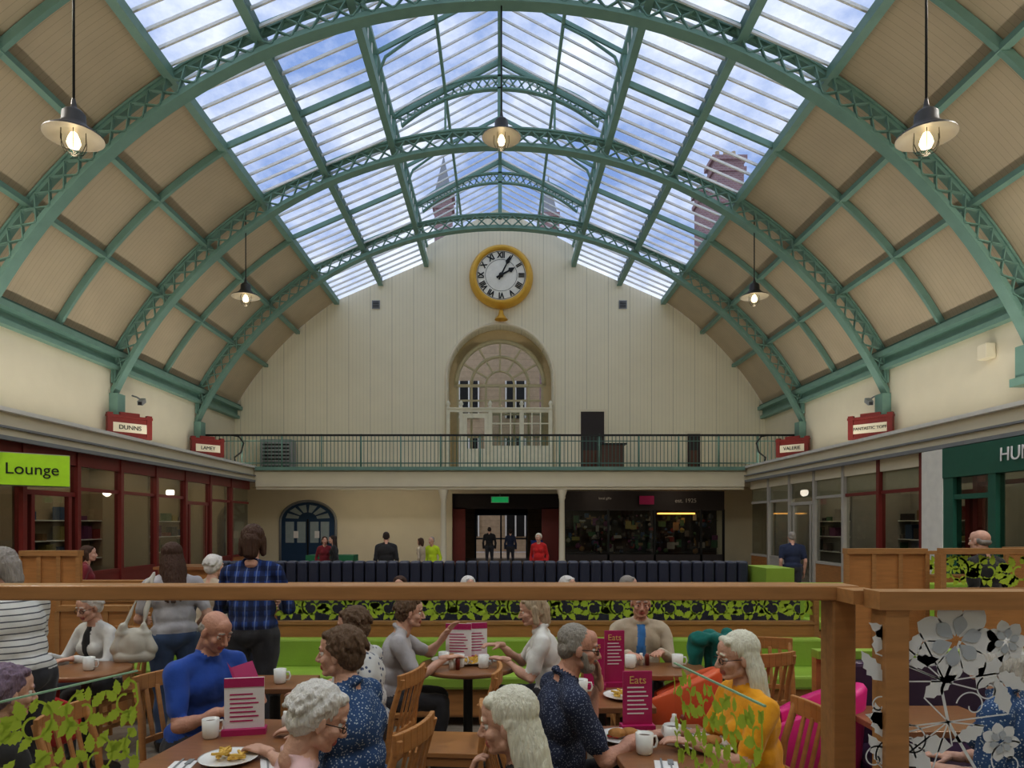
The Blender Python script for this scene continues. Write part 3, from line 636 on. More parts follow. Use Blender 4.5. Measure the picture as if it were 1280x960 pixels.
# souvenir shop
RNG=random.Random(3)
STK=[mat('stock_%d'%i,c,.6) for i,c in enumerate([(.22,.03,.03),(.3,.24,.08),(.06,.1,.18),(.34,.31,.28),(.06,.13,.07),(.18,.05,.13),(.26,.15,.07),(.04,.04,.05),(.14,.11,.10),(.03,.03,.03),(.05,.04,.04)])]
m=MB(); m.box(2.6,9.2,28.0,28.1,2.35,3.15,DARK); m.box(2.6,9.2,27.95,28.0,.0,.55,DARK)
for x in(2.6,4.4,6.3,8.2,9.12): m.box(x,x+.08,27.95,28.05,0,2.4,BLACK)
m.box(2.7,9.1,28.02,28.03,.55,2.35,SHG); m.box(2.6,9.2,29.0,29.15,0,3.1,DARK)
for z in(.6,1.3,1.95): m.box(2.7,9.1,28.5,28.9,z-.02,z,DARK)
m.box(6.5,8.0,28.0,28.25,2.2,2.26,WARM)
sh=m.obj('souvenir_shop')
text('lettering','est. 1925',(7.6,27.93,2.75),.24,GREYP,parent=sh); text('lettering','local gifts',(4.3,27.93,2.85),.14,GREYP,parent=sh)
m=MB(); m.box(5.7,6.3,27.9,27.93,2.6,2.95,MENU); m.obj('hanging_banner')
m=MB()
for k in range(230):
    x=RNG.uniform(2.8,8.9); z=RNG.uniform(.6,2.15); w=RNG.uniform(.06,.32); h=RNG.uniform(.06,.34); y=28.32+RNG.uniform(0,.25)
    if RNG.random()<.35: m.sphere((x,y,z),(w*.4,.06,w*.4),RNG.choice(STK),10)
    else: m.box(x,min(x+w,9.05),y,y+.04,z,min(z+h,2.3),RNG.choice(STK))
m.obj('souvenir_stock')
# ------------------------------------------------------------------ side shops
def area(parent,loc,rot,sx,sy,e,col):
    l=bpy.data.lights.new('lamp','AREA'); l.shape='RECTANGLE'; l.size=sx; l.size_y=sy; l.energy=e; l.color=col
    o=bpy.data.objects.new('lamp',l); S.collection.objects.link(o); o.parent=parent; o.location=loc; o.rotation_euler=rot; return o
for sg,nm in((-1,'left'),(1,'right')):
    bx=lambda m,a,b,*r: m.box(*sorted((sg*a,sg*b)),*r)
    m=MB()
    bx(m,9.5,XW,Y0,BY,3.55,3.72,CREAM); bx(m,9.3,9.5,Y0,BY,3.42,3.9,CREAM); bx(m,9.18,9.5,Y0,BY,3.9,3.98,WHITEP); bx(m,9.24,9.34,Y0,BY,3.38,3.46,GREY)
    bx(m,9.22,9.3,Y0,BY,3.6,3.64,GREY)
    m.obj('shop_canopy')
    m=MB()
    y=3.0; k=0
    bx(m,9.46,9.6,3,BY,3.1,3.42,CREAM if sg>0 else MAROON)
    while y<BY-.2:
        fr=MAROON if (sg<0 or y<17.5) else GREYP
        bx(m,9.43,9.6,y,y+.12,0,3.4,fr)
        yn=min(y+1.75,BY)
        if sg>0 and y>13: bx(m,9.53,9.56,y+.12,yn,2.63,3.1,mat('cream_transom',(.55,.48,.33),.5))
        if k%4!=2:
            bx(m,9.48,9.58,y+.12,yn,0,.65,fr if k%3 else WOOD); bx(m,9.46,9.6,y+.12,yn,.62,.7,fr); bx(m,9.48,9.56,y+.12,yn,2.55,2.63,fr); bx(m,9.52,9.53,y+.12,yn,.7,3.1,SHG)
        else:
            bx(m,9.48,9.56,y+.12,yn,2.4,2.5,fr); bx(m,9.52,9.53,y+.12,yn,2.5,3.1,SHG); bx(m,9.49,9.55,y+.12,yn,0,2.4,SHG); bx(m,9.47,9.57,y+.3,y+.4,0,2.4,fr); bx(m,9.47,9.57,yn-.25,yn-.15,0,2.4,fr)
        y+=1.75; k+=1
    m.obj('shopfront')
    m=MB()
    INT=mat('shop_interior_wall',(.36,.28,.19),.8) if sg<0 else mat('shop_interior_wall_grey',(.38,.35,.31),.8)
    bx(m,11.25,11.33,3,BY,0,3.5,INT)
    for yy in(3.0,8.2,13.5,18.7,23.9): bx(m,9.65,11.25,yy,yy+.1,0,3.5,INT)
    for yy in np.arange(4,25,2.6): bx(m,10.2,10.4,yy,yy+1.2,3.44,3.5,STRIP)
    for z in(.9,1.4,1.9): bx(m,10.9,11.25,3.2,BY-.2,z-.03,z,WHITEP)
    o=m.obj('shop_interior')
    for yy in(6.2,11,16.2,21.4): area(o,(sg*10.4,yy,3.40),(0,0,0),.5,4.2,11,(1,.88,.7))
    m=MB()
    for z in(.9,1.4,1.9):
        y=3.3
        while y<BY-.4:
            w=RNG.uniform(.1,.4);h=RNG.uniform(.1,.4)
            if RNG.random()<.65: bx(m,10.95,11.15,y,y+w,z,z+h,RNG.choice(STK))
            y+=w+.08
    m.obj('shop_stock')
    for y,tx in((20.0,'DUNNS' if sg<0 else 'FANTASTIC TOFF'),(25.3,'LAMEY' if sg<0 else 'VALERIE')):
        e=bpy.data.objects.new('name_board',None); S.collection.objects.link(e); e.location=(sg*10.8,y-.1,4.62); e.rotation_euler=(0,0,R(-sg*50+0))
        m=MB(); m.box(-.62,.62,-.04,.06,-.3,.3,MAROON); m.box(-.52,.52,-.055,-.04,-.18,.12,CREAM); m.box(-.7,.7,-.08,.08,.28,.36,MAROON); m.box(-.3,.3,-.05,.05,.36,.46,MAROON); m.box(-.68,.68,-.07,.08,-.36,-.28,MAROON)
        for dx in(-.6,.6): m.box(dx-.08,dx+.08,-.075,.075,-.3,.42,MAROON)
        m.box(-.05,.05,0,.05,-.89,-.3,MAROON)
        o=m.obj('board',parent=e); text('lettering',tx,(0,-.065,-.03),.2 if len(tx)<8 else .13,BLACK,parent=e); e.scale=(.9,.9,.9)
e=bpy.data.objects.new('lounge_sign',None); S.collection.objects.link(e); e.location=(-8.98,13.1,2.84); e.rotation_euler=(0,0,R(45))
m=MB(); m.box(-.62,.62,-.03,.03,-.30,.30,LIMES); m.box(-.64,.64,.03,.05,-.32,.32,GREY); m.obj('panel',parent=e); text('lettering','Lounge',(0,-.04,0),.30,BLACK,parent=e)
m=MB(); GS=mat('shop_green_paint',(.03,.13,.09),.4)
m.box(9.2,9.4,8,14.2,2.75,3.36,GS); m.box(9.2,9.4,14.2,14.9,0,3.36,WHITEP); m.box(9.22,9.4,13.9,14.2,0,2.75,GS); m.box(9.22,9.4,12.7,12.9,0,2.75,GS); m.box(9.24,9.4,8,12.7,0,.8,GS); m.box(9.24,9.38,12.9,13.9,2.3,2.4,GS)
m.box(9.3,9.31,8,13.9,.8,2.75,SHG)
g=m.obj('green_shopfront'); text('lettering','HUNTERS',(9.17,11.75,3.06),.36,PAPER,(90,0,-90),g)
def cctv(x,y,z,sg):
    m=MB(); m.tube([(sg*.3,0,.15),(sg*.15,0,.1),(0,0,0)],.025,GREY,6); m.beam((0,.1,.02),(-sg*.1,-.3,-.14),.14,.13,GREY); m.beam((-sg*.1,-.3,-.14),(-sg*.105,-.31,-.145),.1,.1,BLACK); m.obj('security_camera',(x,y,z))
cctv(-11.02,21,5.6,-1); cctv(11.02,20.4,5.5,1); 
m=MB(); m.box(11.1,11.34,15.6,15.9,5.6,5.95,CREAM); m.obj('junction_box',bevel=.02)
# ------------------------------------------------------------------ pendants
def pendant(x,y,z,ztop,d):
    m=MB(); s=d/.8; 
    m.tube([(0,0,.36*s),(0,0,ztop-z)],.016,BLACK,8)
    m.lathe((0,0,0),[(.02,.56*s),(.035,.46*s),(.05,.42*s),(.11,.38*s),(.14,.34*s),(.15,.20*s),(.19,.16*s),(.21,.12*s),(.30,.07*s),(.40*s,.02*s),(.405*s,0)],mat('lamp_metal',(.07,.065,.06),.4,.5),32)
    m.lathe((0,0,0),[(.405*s,0),(.39*s,.0),(.28,.04*s),(.15,.08*s),(0,.09*s)],mat('lamp_enamel',(.25,.24,.21),.4),32)
    m.lathe((0,0,0),[(.14,.08*s),(.155,.02),(.155,-.1*s),(.12,-.2*s),(.05,-.26*s),(0,-.265*s)],CLG,24)
    for k in range(6):
        a=k*math.pi/3; m.tube([(.16*math.cos(a),.16*math.sin(a),.05),(.165*math.cos(a),.165*math.sin(a),-.1*s),(.12*math.cos(a),.12*math.sin(a),-.21*s),(0,0,-.275*s)],.005,BLACK,5)
    m.lathe((0,0,0),[(0,.08),(.04,.05),(.07,-.02),(.085,-.08),(.06,-.14),(0,-.16)],BULB,16)
    o=m.obj('pendant_lamp',(x,y,z))
    l=bpy.data.lights.new('bulb_light','POINT'); l.energy=10; l.color=(1,.8,.55); l.shadow_soft_size=.1; lo=bpy.data.objects.new('bulb_light',l); S.collection.objects.link(lo); lo.parent=o; lo.location=(0,0,-.35*s)
for sg in(-1,1):
    pendant(sg*5.62,9.0,6.9,12.0,.72); pendant(sg*7.45,20.0,8.45,10.95,.8)
pendant(.03,14.5,10.0,12.8,.82)
# ------------------------------------------------------------------ furniture
def chairmesh():
    m=MB()
    for sx in(-1,1):
        m.beam((sx*.19,.2,0),(sx*.19,.2,.44),.035,.035,WOOD,up=(0,1,0))
        m.tube([(sx*.19,-.22,0),(sx*.19,-.2,.45),(sx*.185,-.23,.7),(sx*.18,-.29,.90)],.019,WOOD,8)
        m.beam((sx*.19,-.2,.2),(sx*.19,.2,.2),.02,.03,WOOD); m.beam((sx*.19,-.2,.4),(sx*.19,.2,.4),.02,.05,WOOD)
    m.box(-.21,.21,-.2,.23,.43,.46,WOOD)
    m.beam((-.19,.2,.4),(.19,.2,.4),.02,.05,WOOD); m.beam((-.19,-.2,.4),(.19,-.2,.4),.02,.05,WOOD)
    top=[(x,-.275-.03*(1-(x/.2)**2),.88) for x in np.linspace(-.2,.2,9)]
    for a,b in zip(top[:-1],top[1:]): m.beam(a,b,.022,.09,WOOD)
    low=[(x,-.212-.02*(1-(x/.2)**2),.56) for x in np.linspace(-.18,.18,7)]
    for a,b in zip(low[:-1],low[1:]): m.beam(a,b,.02,.035,WOOD)
    for x in(-.11,-.037,.037,.11): m.beam((x,-.228,.57),(x,-.295,.85),.028,.012,WOOD,up=(0,1,0))
    return m
c0=None
seat+=[(-1.80,3.25,-90),(-.30,4.2,85),(2.0,5.0,170),(1.75,4.9,20)]
for x,y,fc in seat:
    if c0 is None: c0=chairmesh().obj('dining_chair',(x,y,0),fc,bevel=.004)
    else: inst('dining_chair',c0.data,(x,y,0),fc,bevel=.004)
def tub(x,y,fc,mt):
    m=MB(); n=18; v=[];f=[]
    for i in range(n+1):
        a=math.pi+R(-35)+R(250)*i/n
        h=.62+.26*math.sin(math.pi*i/n)
        for r,z in((.27,.34),(.30,.36),(.335,h-.02),(.32,h),(.28,h),(.26,h-.03),(.24,.42)): v.append((r*math.cos(a),r*math.sin(a),z))
    for i in range(n):
        for k in range(7): f.append((i*7+k,i*7+(k+1)%7,(i+1)*7+(k+1)%7,(i+1)*7+k))
    f.append(tuple(range(7))); f.append(tuple(n*7+6-k for k in range(7)))
    m.add(v,f,mt,True); m.lathe((0,.02,.34),[(0,0),(.26,0),(.27,.04),(.26,.11),(.2,.125),(0,.125)],mt)
    for a in(45,135,225,315): m.tube([(.18*math.cos(R(a)),.18*math.sin(R(a)),.34),(.23*math.cos(R(a)),.23*math.sin(R(a)),0)],[.022,.014],WOOD,8)
    m.obj('tub_chair',(x,y,0),fc)
tub(1.12,4.5,60,ORANGE); tub(1.80,4.05,60,PINK); tub(-3.15,4.6,-50,REDL)
def table(x,y,w,d,rz=0,rnd=False,mt=TABLE):
    m=MB()
    if rnd: m.lathe((0,0,0),[(0,.715),(w-.01,.715),(w,.725),(w,.742),(w-.008,.75),(0,.75)],mt,40)
    else: m.box(-w/2,w/2,-d/2,d/2,.715,.75,mt)
    m.lathe((0,0,0),[(0,.0),(.22,0),(.22,.015),(.05,.035),(.035,.06),(.035,.66),(.1,.7),(.1,.714)],BLACK,24)
    m.obj('pedestal_table',(x,y,0),rz,bevel=.005)
table(-1.24,3.2,.62,.95,-8); table(-.24,5.12,.37,0,rnd=True); table(.80,3.12,.55,.9,4); table(.62,4.2,.55,.6); table(1.15,4.95,.7,.45); table(-3.0,4.95,.3,0,rnd=True); table(-.3,2.3,.36,.6); table(2.3,3.7,.7,.5); table(-1.5,4.55,.5,.4)
def menu(x,y,rz,h=.27,w=.15,white=False,z=.75,name='menu_stand'):
    e=MB(); e.box(-w/2-.01,w/2+.01,-.035,.035,0,.03,MENU); 
    e.box(-w/2,w/2,-.006,.006,.03,h,MENU if not white else PAPER)
    if white:
        e.box(-w/2,w/2,-.009,-.006,h-.045,h,MENU); 
    for k in range(7): 
        zz=h-.085-k*.022
        e.box(-w*.36,w*.36*(.6+.4*((k*7)%3)/2),-.008,-.006,zz,zz+.007,PAPER if not white else MENU)
    o=e.obj(name,(x,y,z),rz)
    if not white: text('lettering','Eats',(0,-.008,h-.045),.055,mat('text_gold',(.75,.5,.2),.4),parent=o,ext=.001)
menu(.70,3.48,4,.30,.15); menu(.60,4.36,-10,.32,.13); menu(.74,4.42,5,.36,.13); menu(-1.28,3.42,12,.28,.19,True); menu(-.32,5.28,-6,.28,.2,True); menu(-.18,5.33,14,.28,.16,True)
def mug(x,y,z=.75,rz=0):
    m=MB(); m.lathe((0,0,0),[(0,.0),(.03,0),(.038,.01),(.041,.095),(.038,.095),(.035,.015),(0,.012)],CHINA,24)
    m.tube([(.038,0,.075),(.06,0,.075),(.068,0,.05),(.06,0,.025),(.037,0,.022)],.006,CHINA,8); m.lathe((0,0,.08),[(0,0),(.037,0)],mat('coffee',(.12,.05,.02),.2),20); m.obj('coffee_mug',(x,y,z),rz)
for a in((.66,3.12,.75,20),(.82,3.25,.75,120),(-.30,5.0,.75,0),(-.42,5.1,.75,90),(.95,4.98,.75,40),(1.3,5.0,.75,0),(-2.95,4.9,.75,0),(-.12,4.98,.75,20),(.5,4.2,.75,0),(-1.45,4.5,.75,0),(-1.42,3.35,.75,50)): mug(*a)
FOOD=mat('toasted_bread',(.50,.24,.07),.7,bump=.5,var=.4,vscale=30); SAL=mat('salad_green',(.12,.3,.03),.6); TOM=mat('tomato',(.5,.04,.02),.4); CHIP=mat('chips_yellow',(.7,.45,.1),.6)
def plate(x,y,kind=0,z=.75):
    m=MB(); m.lathe((0,0,0),[(0,.004),(.08,.004),(.125,.02),(.128,.023),(.12,.021),(.08,.008),(0,.008)],CHINA,32)
    r=random.Random(int(x*100))
    if kind==0:
        for k in range(2): m.sphere((-.03+.06*k,.01*k,.035),(.045,.035,.022),FOOD)
        for k in range(9): m.sphere((r.uniform(-.07,.07),r.uniform(-.07,.05),.02),(.018,.014,.008),r.choice([SAL,TOM,SAL]),8)
    else:
        for k in range(22): a=r.uniform(0,6.3); p=Vector((r.uniform(-.06,.06),r.uniform(-.06,.06),.015+r.uniform(0,.035))); d=Vector((math.cos(a),math.sin(a),.2))*.025; m.beam(p-d,p+d,.01,.01,CHIP)
    m.obj('plate_of_food',(x,y,z))
plate(.60,3.32,0); plate(-1.2,3.02,1); plate(-.20,5.14,1); plate(-.4,5.22,0); plate(.97,3.2,0); plate(.75,4.12,1)
m=MB()
for s_,a in((1,.0),(-1,.35)): m.poly([(0,-.11,0),(0,.11,0),(s_*.11,.11,.05+a*.2),(s_*.11,-.11,.05+a*.2)],MENU)
o=m.obj('menu_booklet',(-1.46,3.80,.90),60); o.rotation_euler=(R(60),0,R(60))
for x,y in((-1.1,3.5),(.88,3.45),(.8,4.3),(-.35,4.92),(1.05,5.08)):
    m=MB(); m.lathe((0,0,0),[(0,0),(.018,0),(.02,.06),(.012,.075),(.012,.09),(0,.092)],CHINA,12); m.lathe((.045,0,0),[(0,0),(.016,0),(.017,.07),(.01,.085),(0,.09)],mat('sauce_brown',(.2,.03,.02),.3),12); m.obj('condiment_set',(x,y,.75))
for x,y,rz in((-1.0,3.0,20),(.72,2.95,-10),(.97,3.42,30),(-.1,5.25,60),(-1.38,2.95,5)):
    m=MB(); m.box(-.05,.05,-.07,.07,0,.003,PAPER); m.beam((-.02,-.09,.006),(-.02,.09,.006),.008,.003,GREY); m.beam((.02,-.09,.006),(.02,.02,.006),.006,.003,GREY); m.box(.008,.032,.02,.08,.004,.008,GREY); m.obj('napkin_and_cutlery',(x,y,.75),rz)
hb=[C((-.10,0,-.17),(.10,0,-.17),.05,.05,'a'),C((-.09,0,.0),(.09,0,.0),.04,.04,'a'),C((-.12,0,-.12),(-.07,0,.06),.045,.03,'a'),C((.12,0,-.12),(.07,0,.06),.045,.03,'a'),E((0,0,-.08),(.13,.055,.13),'a'),C((-.06,0,.07),(.03,.04,.30),.014,.012,'a'),C((.03,.04,.30),(.12,.10,.46),.012,.012,'a'),C((.07,0,.07),(.12,.10,.46),.014,.012,'a')]
m=MB(); put(m,remesh(hb,.008,2,(.015,14,9)),{'a':mat('bag_white_leather',(.55,.52,.46),.5)}); m.obj('shoulder_bag',(-2.80,5.22,.96),15)
jk=[C((-.16,0,.0),(.16,0,0),.05,.05,'a'),C((-.14,.03,0),(-.17,.05,-.34),.06,.04,'a'),C((0,.04,0),(0,.05,-.38),.07,.05,'a'),C((.14,.03,0),(.18,.05,-.3),.06,.04,'a'),C((.0,-.04,0),(.02,-.05,-.25),.07,.05,'a')]
m=MB(); put(m,remesh(jk,.01,3,(.03,14,9)),{'a':fab('teal',(.0,.14,.12))}); m.obj('draped_jacket',(1.62,5.15,.93),20)
# ---------------------------------------------------------------- decals
def mapper(o,U,n):
    o=Vector(o);U=Vector(U);n=Vector(n)
    return lambda a,b: o+U*a+Vector((0,0,b))+n*.004
def leaf(m,mp,cx,cz,ang,l,w,mt):
    pts=[]
    for i in range(11):
        t=i/10; ww=w*math.sin(math.pi*t**.8)*(1-.28*(i%2)); pts.append((t*l,ww))
    for i in range(9,0,-1):
        t=i/10; ww=w*math.sin(math.pi*t**.8)*(1-.28*(i%2)); pts.append((t*l,-ww*.8))
    c,s=math.cos(ang),math.sin(ang); m.poly([mp(cx+p[0]*c-p[1]*s,cz+p[0]*s+p[1]*c) for p in pts],mt)
def ribbon(m,mp,pts,w,mt):
    for i in range(len(pts)-1):
        a=Vector((pts[i][0],pts[i][1]));b=Vector((pts[i+1][0],pts[i+1][1])); d=(b-a)
        if d.length<1e-6: continue
        n=Vector((-d.y,d.x)).normalized()*w/2; m.poly([mp(*(a-n)),mp(*(b-n)),mp(*(b+n)),mp(*(a+n))],mt)
def vine(m,mp,L,z0,z1,mt,dens,rs,lf=.07):
    # acanthus scroll: rows of curling stems with broad leaves fanned along them
    r=random.Random(rs); h=z1-z0; rows=max(1,int(round(h/(lf*2.9)))); rh=h/rows
    for row in range(rows):
        zc=z0+rh*(row+.5); x=-rh*.3*(row%2); k=row
        while x<L:
            step=rh*.92; cx=x+step/2; sgn=1 if k%2 else -1
            R0=rh*.40
            pts=[(cx+R0*(1-t*.75)*math.cos(sgn*(t*6.5)+1.5),zc+R0*(1-t*.75)*math.sin(sgn*(t*6.5)+1.5)) for t in np.linspace(0,1,22)]
            pts=[p for p in pts if 0<p[0]<L and z0<p[1]<z1]
            ribbon(m,mp,pts,lf*.14,mt)
            for q in range(8):
                a=q*2*math.pi/8+r.uniform(-.25,.25); bx_=cx+R0*.5*math.cos(a); bz=zc+R0*.5*math.sin(a); l=lf*r.uniform(.85,1.3)
                an=a+sgn*.6; ex=bx_+l*math.cos(an); ez=bz+l*math.sin(an)
                while l>.3*lf and not(0<ex<L and z0<ez<z1): l*=.8; ex=bx_+l*math.cos(an); ez=bz+l*math.sin(an)
                if 0<ex<L and z0<ez<z1 and 0<bx_<L: leaf(m,mp,bx_,bz,an,l,l*.36,mt)
            x+=step; k+=1
mt2=mat('silver_decal_dark',(.45,.50,.56),.4)
def flower(m,mp,cx,cz,r,mt,n=7):
    for ring,(k,rr) in enumerate(((n,r),(n-1,r*.55))):
        for i in range(k):
            a=2*math.pi*(i+.3*ring)/k; pts=[]
            for t in np.linspace(0,1,9): pts.append((t*rr,.30*rr*math.sin(math.pi*t**1.4)+(.04*rr if 0<t<1 else 0)))
            pts+= [(p[0],-p[1]) for p in pts[-2:0:-1]]
            c,s=math.cos(a),math.sin(a); off=.0015*ring
            m.poly([mp(cx+.12*r*c+p[0]*c-p[1]*s,cz+.12*r*s+p[0]*s+p[1]*c)-Vector((0,off,0)) for p in pts],mt if ring==0 else mt2)
def swirl(cx,cz,r,a0,turn,n=26): return [(cx+r*(1-t*.8)*math.cos(a0+turn*t),cz+r*(1-t*.8)*math.sin(a0+turn*t)) for t in np.linspace(0,1,n)]
m=MB(); m.box(-2.6,.77,1.46,1.53,1.636,1.668,WOODR); m.box(-2.6,.77,1.48,1.51,.05,.1,WOODR); m.box(.715,.765,1.465,1.525,0,1.636,WOODR); m.box(-1.95,-1.9,1.465,1.525,0,1.636,WOODR); m.box(-1.9,.715,1.49,1.498,.1,1.636,CLG)
m.obj('glazed_screen',bevel=.004)
m=MB(); m.box(.74,2.3,1.33,1.39,1.632,1.668,WOODR); m.box(.755,.80,1.335,1.385,0,1.632,WOODR); m.box(.80,2.3,1.356,1.363,.1,1.632,CLG); m.box(.80,2.3,1.34,1.38,.05,.1,WOODR); m.box(.72,.78,1.39,1.465,1.636,1.664,WOODR)
mp=mapper((.80,1.352,0),(1,0,0),(0,-1,0)) ; k=1.36/853
def px(x,y): return ((x-625)*k-.80, 1.8-(y-655)*k)
for x,y,r in((1190,800,48),(1252,800,24),(1245,925,22)): a=px(x,y); flower(m,mp,a[0],a[1],r*k,SILV)
stem=[px(1215,960),px(1200,935),px(1180,900),px(1172,860),px(1185,825),px(1195,800)]; ribbon(m,mp,stem,.006,SILV)
for x,y,a,l in((1120,800,2.6,45),(1100,850,2.2,60),(1090,815,1.2,42),(1135,905,2.9,60),(1150,870,.6,50),(1215,860,.9,55),(1240,840,-.5,45),(1185,930,3.0,55),(1160,960,2.4,60),(1100,920,1.8,46),(1255,890,1.9,50),(1225,905,3.6,45),(1145,790,-2.0,40),(1130,830,.2,40),(1110,955,2.2,50)):
    p=px(x,y); l=min(l,(x-1072)/max(.2,-math.cos(a)) if math.cos(a)<0 else l); leaf(m,mp,p[0],p[1],a,l*k,l*.26*k,SILV); ribbon(m,mp,[p,px(1180,900) if y>860 else px(1176,850)],.003,SILV)
for x,y,r,a,t in((1110,945,30,0,7),(1135,925,22,2,-7),(1255,950,28,1,7),(1210,880,20,3,-6),(1095,880,14,0,6),(1230,860,16,2,7),(1090,945,16,1,6)): p=px(x,y); ribbon(m,mp,swirl(p[0],p[1],r*k,a,t),.003,SILV)
o=m.obj('glazed_screen')
for (xa,ya),(xb,yb),rs in(((-1.58,2.02),(-1.36,2.56),1),((.80,2.06),(.69,2.70),2)):
    m=MB(); A=Vector((xa,ya,0));B=Vector((xb,yb,0)); U=(B-A).normalized(); L=(B-A).length; nn=Vector((U.y,-U.x,0)); 
    if nn.y>0: nn=-nn
    m.add([A+Vector((0,0,.5)),B+Vector((0,0,.5)),B+Vector((0,0,1.25)),A+Vector((0,0,1.25))],[(0,1,2,3)],CLG)
    m.beam(A+Vector((0,0,1.25)),B+Vector((0,0,1.25)),.008,.006,mat('glass_edge_green',(.3,.5,.35),.2))
    m.beam(A+Vector((0,0,.48)),B+Vector((0,0,.48)),.05,.04,WOODR); m.beam(A+Vector((0,0,.25)),B+Vector((0,0,.25)),.04,.42,WOODR)
    m.beam(A,A+Vector((0,0,.6)),.05,.05,WOODR); m.beam(B,B+Vector((0,0,.6)),.05,.05,WOODR)
    vine(m,mapper(A,U,nn),L,.52,1.245,LEAF,0,rs,.065); m.obj('leaf_glass_divider')
def leafpart(x0,x1,y,zb,z0,z1,rs,nm='leaf_glass_partition'):
    m=MB(); m.box(x0,x1,y-.04,y+.04,0,z0-.03,WOOD); m.box(x0,x1,y-.05,y+.05,z0-.03,z0,WOODR); m.box(x0,x1,y-.05,y+.05,z1,z1+.05,WOODR); m.box(x0,x1,y-.004,y+.004,z0,z1,CLG)
    for x in np.linspace(x0,x1,max(2,int((x1-x0)/1.8)+1)): m.box(x-.025,x+.025,y-.045,y+.045,0,z1,WOODR)
    vine(m,mapper((x0,y-.008,0),(1,0,0),(0,-1,0)),x1-x0,z0,z1,LEAF,0,rs,(z1-z0)*.42); m.obj(nm)
leafpart(-2.2,3.05,6.62,0,.86,1.13,5)
leafpart(4.0,5.4,6.2,0,1.22,1.53,6); leafpart(-4.6,-3.55,7.3,0,1.0,1.15,8)
def banq(x0,x1,y,mt,ztop,ch=0,nm='banquette_seat'):
    m=MB(); m.box(x0,x1,y-.55,y-.05,.08,.34,WOOD); m.box(x0,x1,y-.6,y-.05,.34,.46,mt)
    if ch:
        x=x0
        while x<x1-.02: m.box(x+.006,min(x+ch,x1)-.006,y-.16,y,.44,ztop,mt); x+=ch
    else: m.box(x0,x1,y-.17,y-.05,.44,ztop,mt)
    m.obj(nm,bevel=.025)
banq(-2.2,3.05,6.6,LIME,.72); banq(-4.0,-3.0,6.85,LIME,.74)
banq(-3.5,3.1,8.6,NAVYB,1.34,.14); m=MB(); m.box(-3.5,3.1,8.61,8.68,0,1.30,WOOD); m.box(3.12,3.45,8.0,8.66,0,1.28,LIME); m.obj('banquette_back_panel')
m=MB(); m.box(-3.5,3.1,7.05,7.13,0,1.14,NAVYB); m.box(-3.5,3.1,7.02,7.16,1.14,1.19,WOODR); m.obj('padded_low_partition')
banq(2.05,3.6,4.35,mat('plum_leather',(.06,.03,.07),.4),.95); m=MB(); m.box(2.0,3.6,4.32,4.38,.0,.95,WOOD); m.box(2.0,3.6,4.29,4.39,.95,1.0,LIME); m.obj('booth_panel')
def booth(x0,x1,y,z,nm='wooden_booth_panel'):
    m=MB(); m.box(x0,x1,y,y+.06,0,z,WOOD); m.box(x0,x1,y-.02,y+.08,z,z+.05,WOODR)
    for x in np.arange(x0,x1+.01,(x1-x0)/3): m.box(x-.02,x+.02,y-.015,y,.05,z,WOODR)
    m.obj(nm)
booth(3.25,4.0,6.4,1.52); booth(-4.5,-3.95,6.4,1.5); booth(-3.95,-3.3,6.1,1.02); booth(5.5,7.2,7.4,1.5)
leafpart(5.3,8.2,10.2,0,1.05,1.35,9); banq(4.3,7.0,10.0,LIME,.95)
m=MB(); m.box(-6.0,-3.2,12.0,12.7,0,1.0,WOOD); m.box(-6.05,-3.15,11.9,12.8,1.0,1.05,TABLE); m.obj('serving_counter')
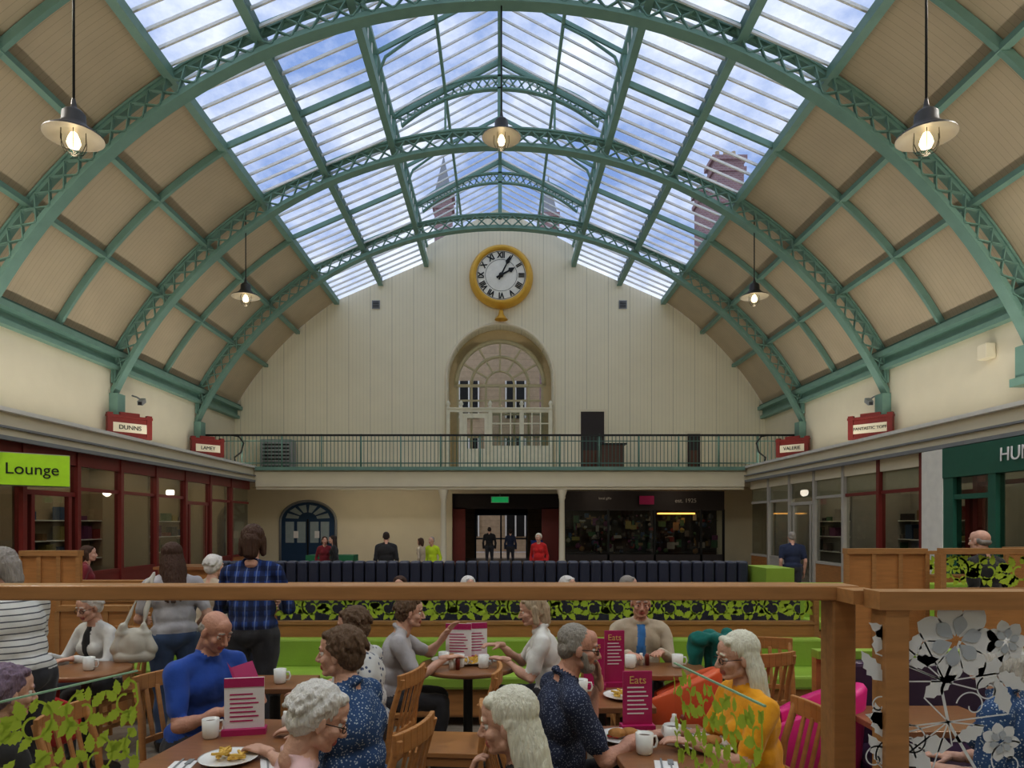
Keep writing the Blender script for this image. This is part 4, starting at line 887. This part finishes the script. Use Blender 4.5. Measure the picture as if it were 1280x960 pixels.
# ------------------------------------------------------------------ world & light
w=bpy.data.worlds.new('sky'); S.world=w; w.use_nodes=True; t=w.node_tree; N=t.nodes; L=t.links; bg=N['Background']
tc=N.new('ShaderNodeTexCoord'); n1=N.new('ShaderNodeTexNoise'); n1.inputs['Scale'].default_value=4.2; n1.inputs['Detail'].default_value=10; n1.inputs['Roughness'].default_value=.62
mp_=N.new('ShaderNodeMapping'); mp_.inputs['Scale'].default_value=(1,1,1.8); L.new(tc.outputs['Generated'],mp_.inputs[0]); L.new(mp_.outputs[0],n1.inputs['Vector'])
cr=N.new('ShaderNodeValToRGB'); cr.color_ramp.elements[0].position=.36; cr.color_ramp.elements[0].color=(.24,.35,.64,1); cr.color_ramp.elements[1].position=.58; cr.color_ramp.elements[1].color=(.84,.88,.97,1)
L.new(n1.outputs['Fac'],cr.inputs[0]); L.new(cr.outputs[0],bg.inputs['Color']); bg.inputs['Strength'].default_value=1.08
for x in(-6,-3.5,4,7):
    m=MB(); m.lathe((0,0,0),[(0,-.06),(.12,-.06),(.16,0)],STRIP,16); o=m.obj('ceiling_light',(x,27,3.34))
    l=bpy.data.lights.new('light','POINT'); l.energy=15 if x<0 else 5; l.color=(1,.9,.75); l.shadow_soft_size=.15; lo=bpy.data.objects.new('light',l); S.collection.objects.link(lo); lo.parent=o; lo.location=(0,0,-.3)
for sg in(-1,1):  # invented troughs hidden on the canopies, added as fill for ceiling and walls
    m=MB(); m.box(-.12,.12,-16.5,16.5,0,.06,GREY); m.box(-.12,-.10,-16.5,16.5,.06,.12,GREY); m.box(.10,.12,-16.5,16.5,.06,.12,GREY)
    o=m.obj('added_fill_trough',(sg*9.8,9.0,3.73)); area(o,(0,0,.10),(R(180),R(-sg*22),0),.18,32.5,370,(1,.96,.88))
for x,y,ax,e in((-7.6,3.5,12,320),(7.6,3.5,-12,320),(-3.5,-2,5,240),(3.5,-2,-5,240),(-8.3,9.0,14,260),(8.3,9.0,-14,260)):  # added fill: made-up floods on the ribs, out of view, brighten the hall
    z=CZ+math.sqrt(RI**2-x*x)-.25
    m=MB(); m.box(-.5,.5,-.4,.4,0,.12,GREY); m.tube([(0,0,.1),(0,0,.3)],.04,GREY); o=m.obj('added_fill_flood',(x,y,z))
    tilt=18 if y<5 else 8
    area(o,(0,0,-.02),(R(tilt),R(-ax),0),.95,.75,e,(1,.97,.92))
# ------------------------------------------------------------------ camera
cam=bpy.data.cameras.new('camera'); co=bpy.data.objects.new('camera',cam); S.collection.objects.link(co); S.camera=co
co.location=(0,0,1.8); co.rotation_euler=(R(90),0,0); cam.sensor_width=36; cam.lens=24; cam.shift_x=15/1280; cam.shift_y=175/1280; cam.clip_end=300
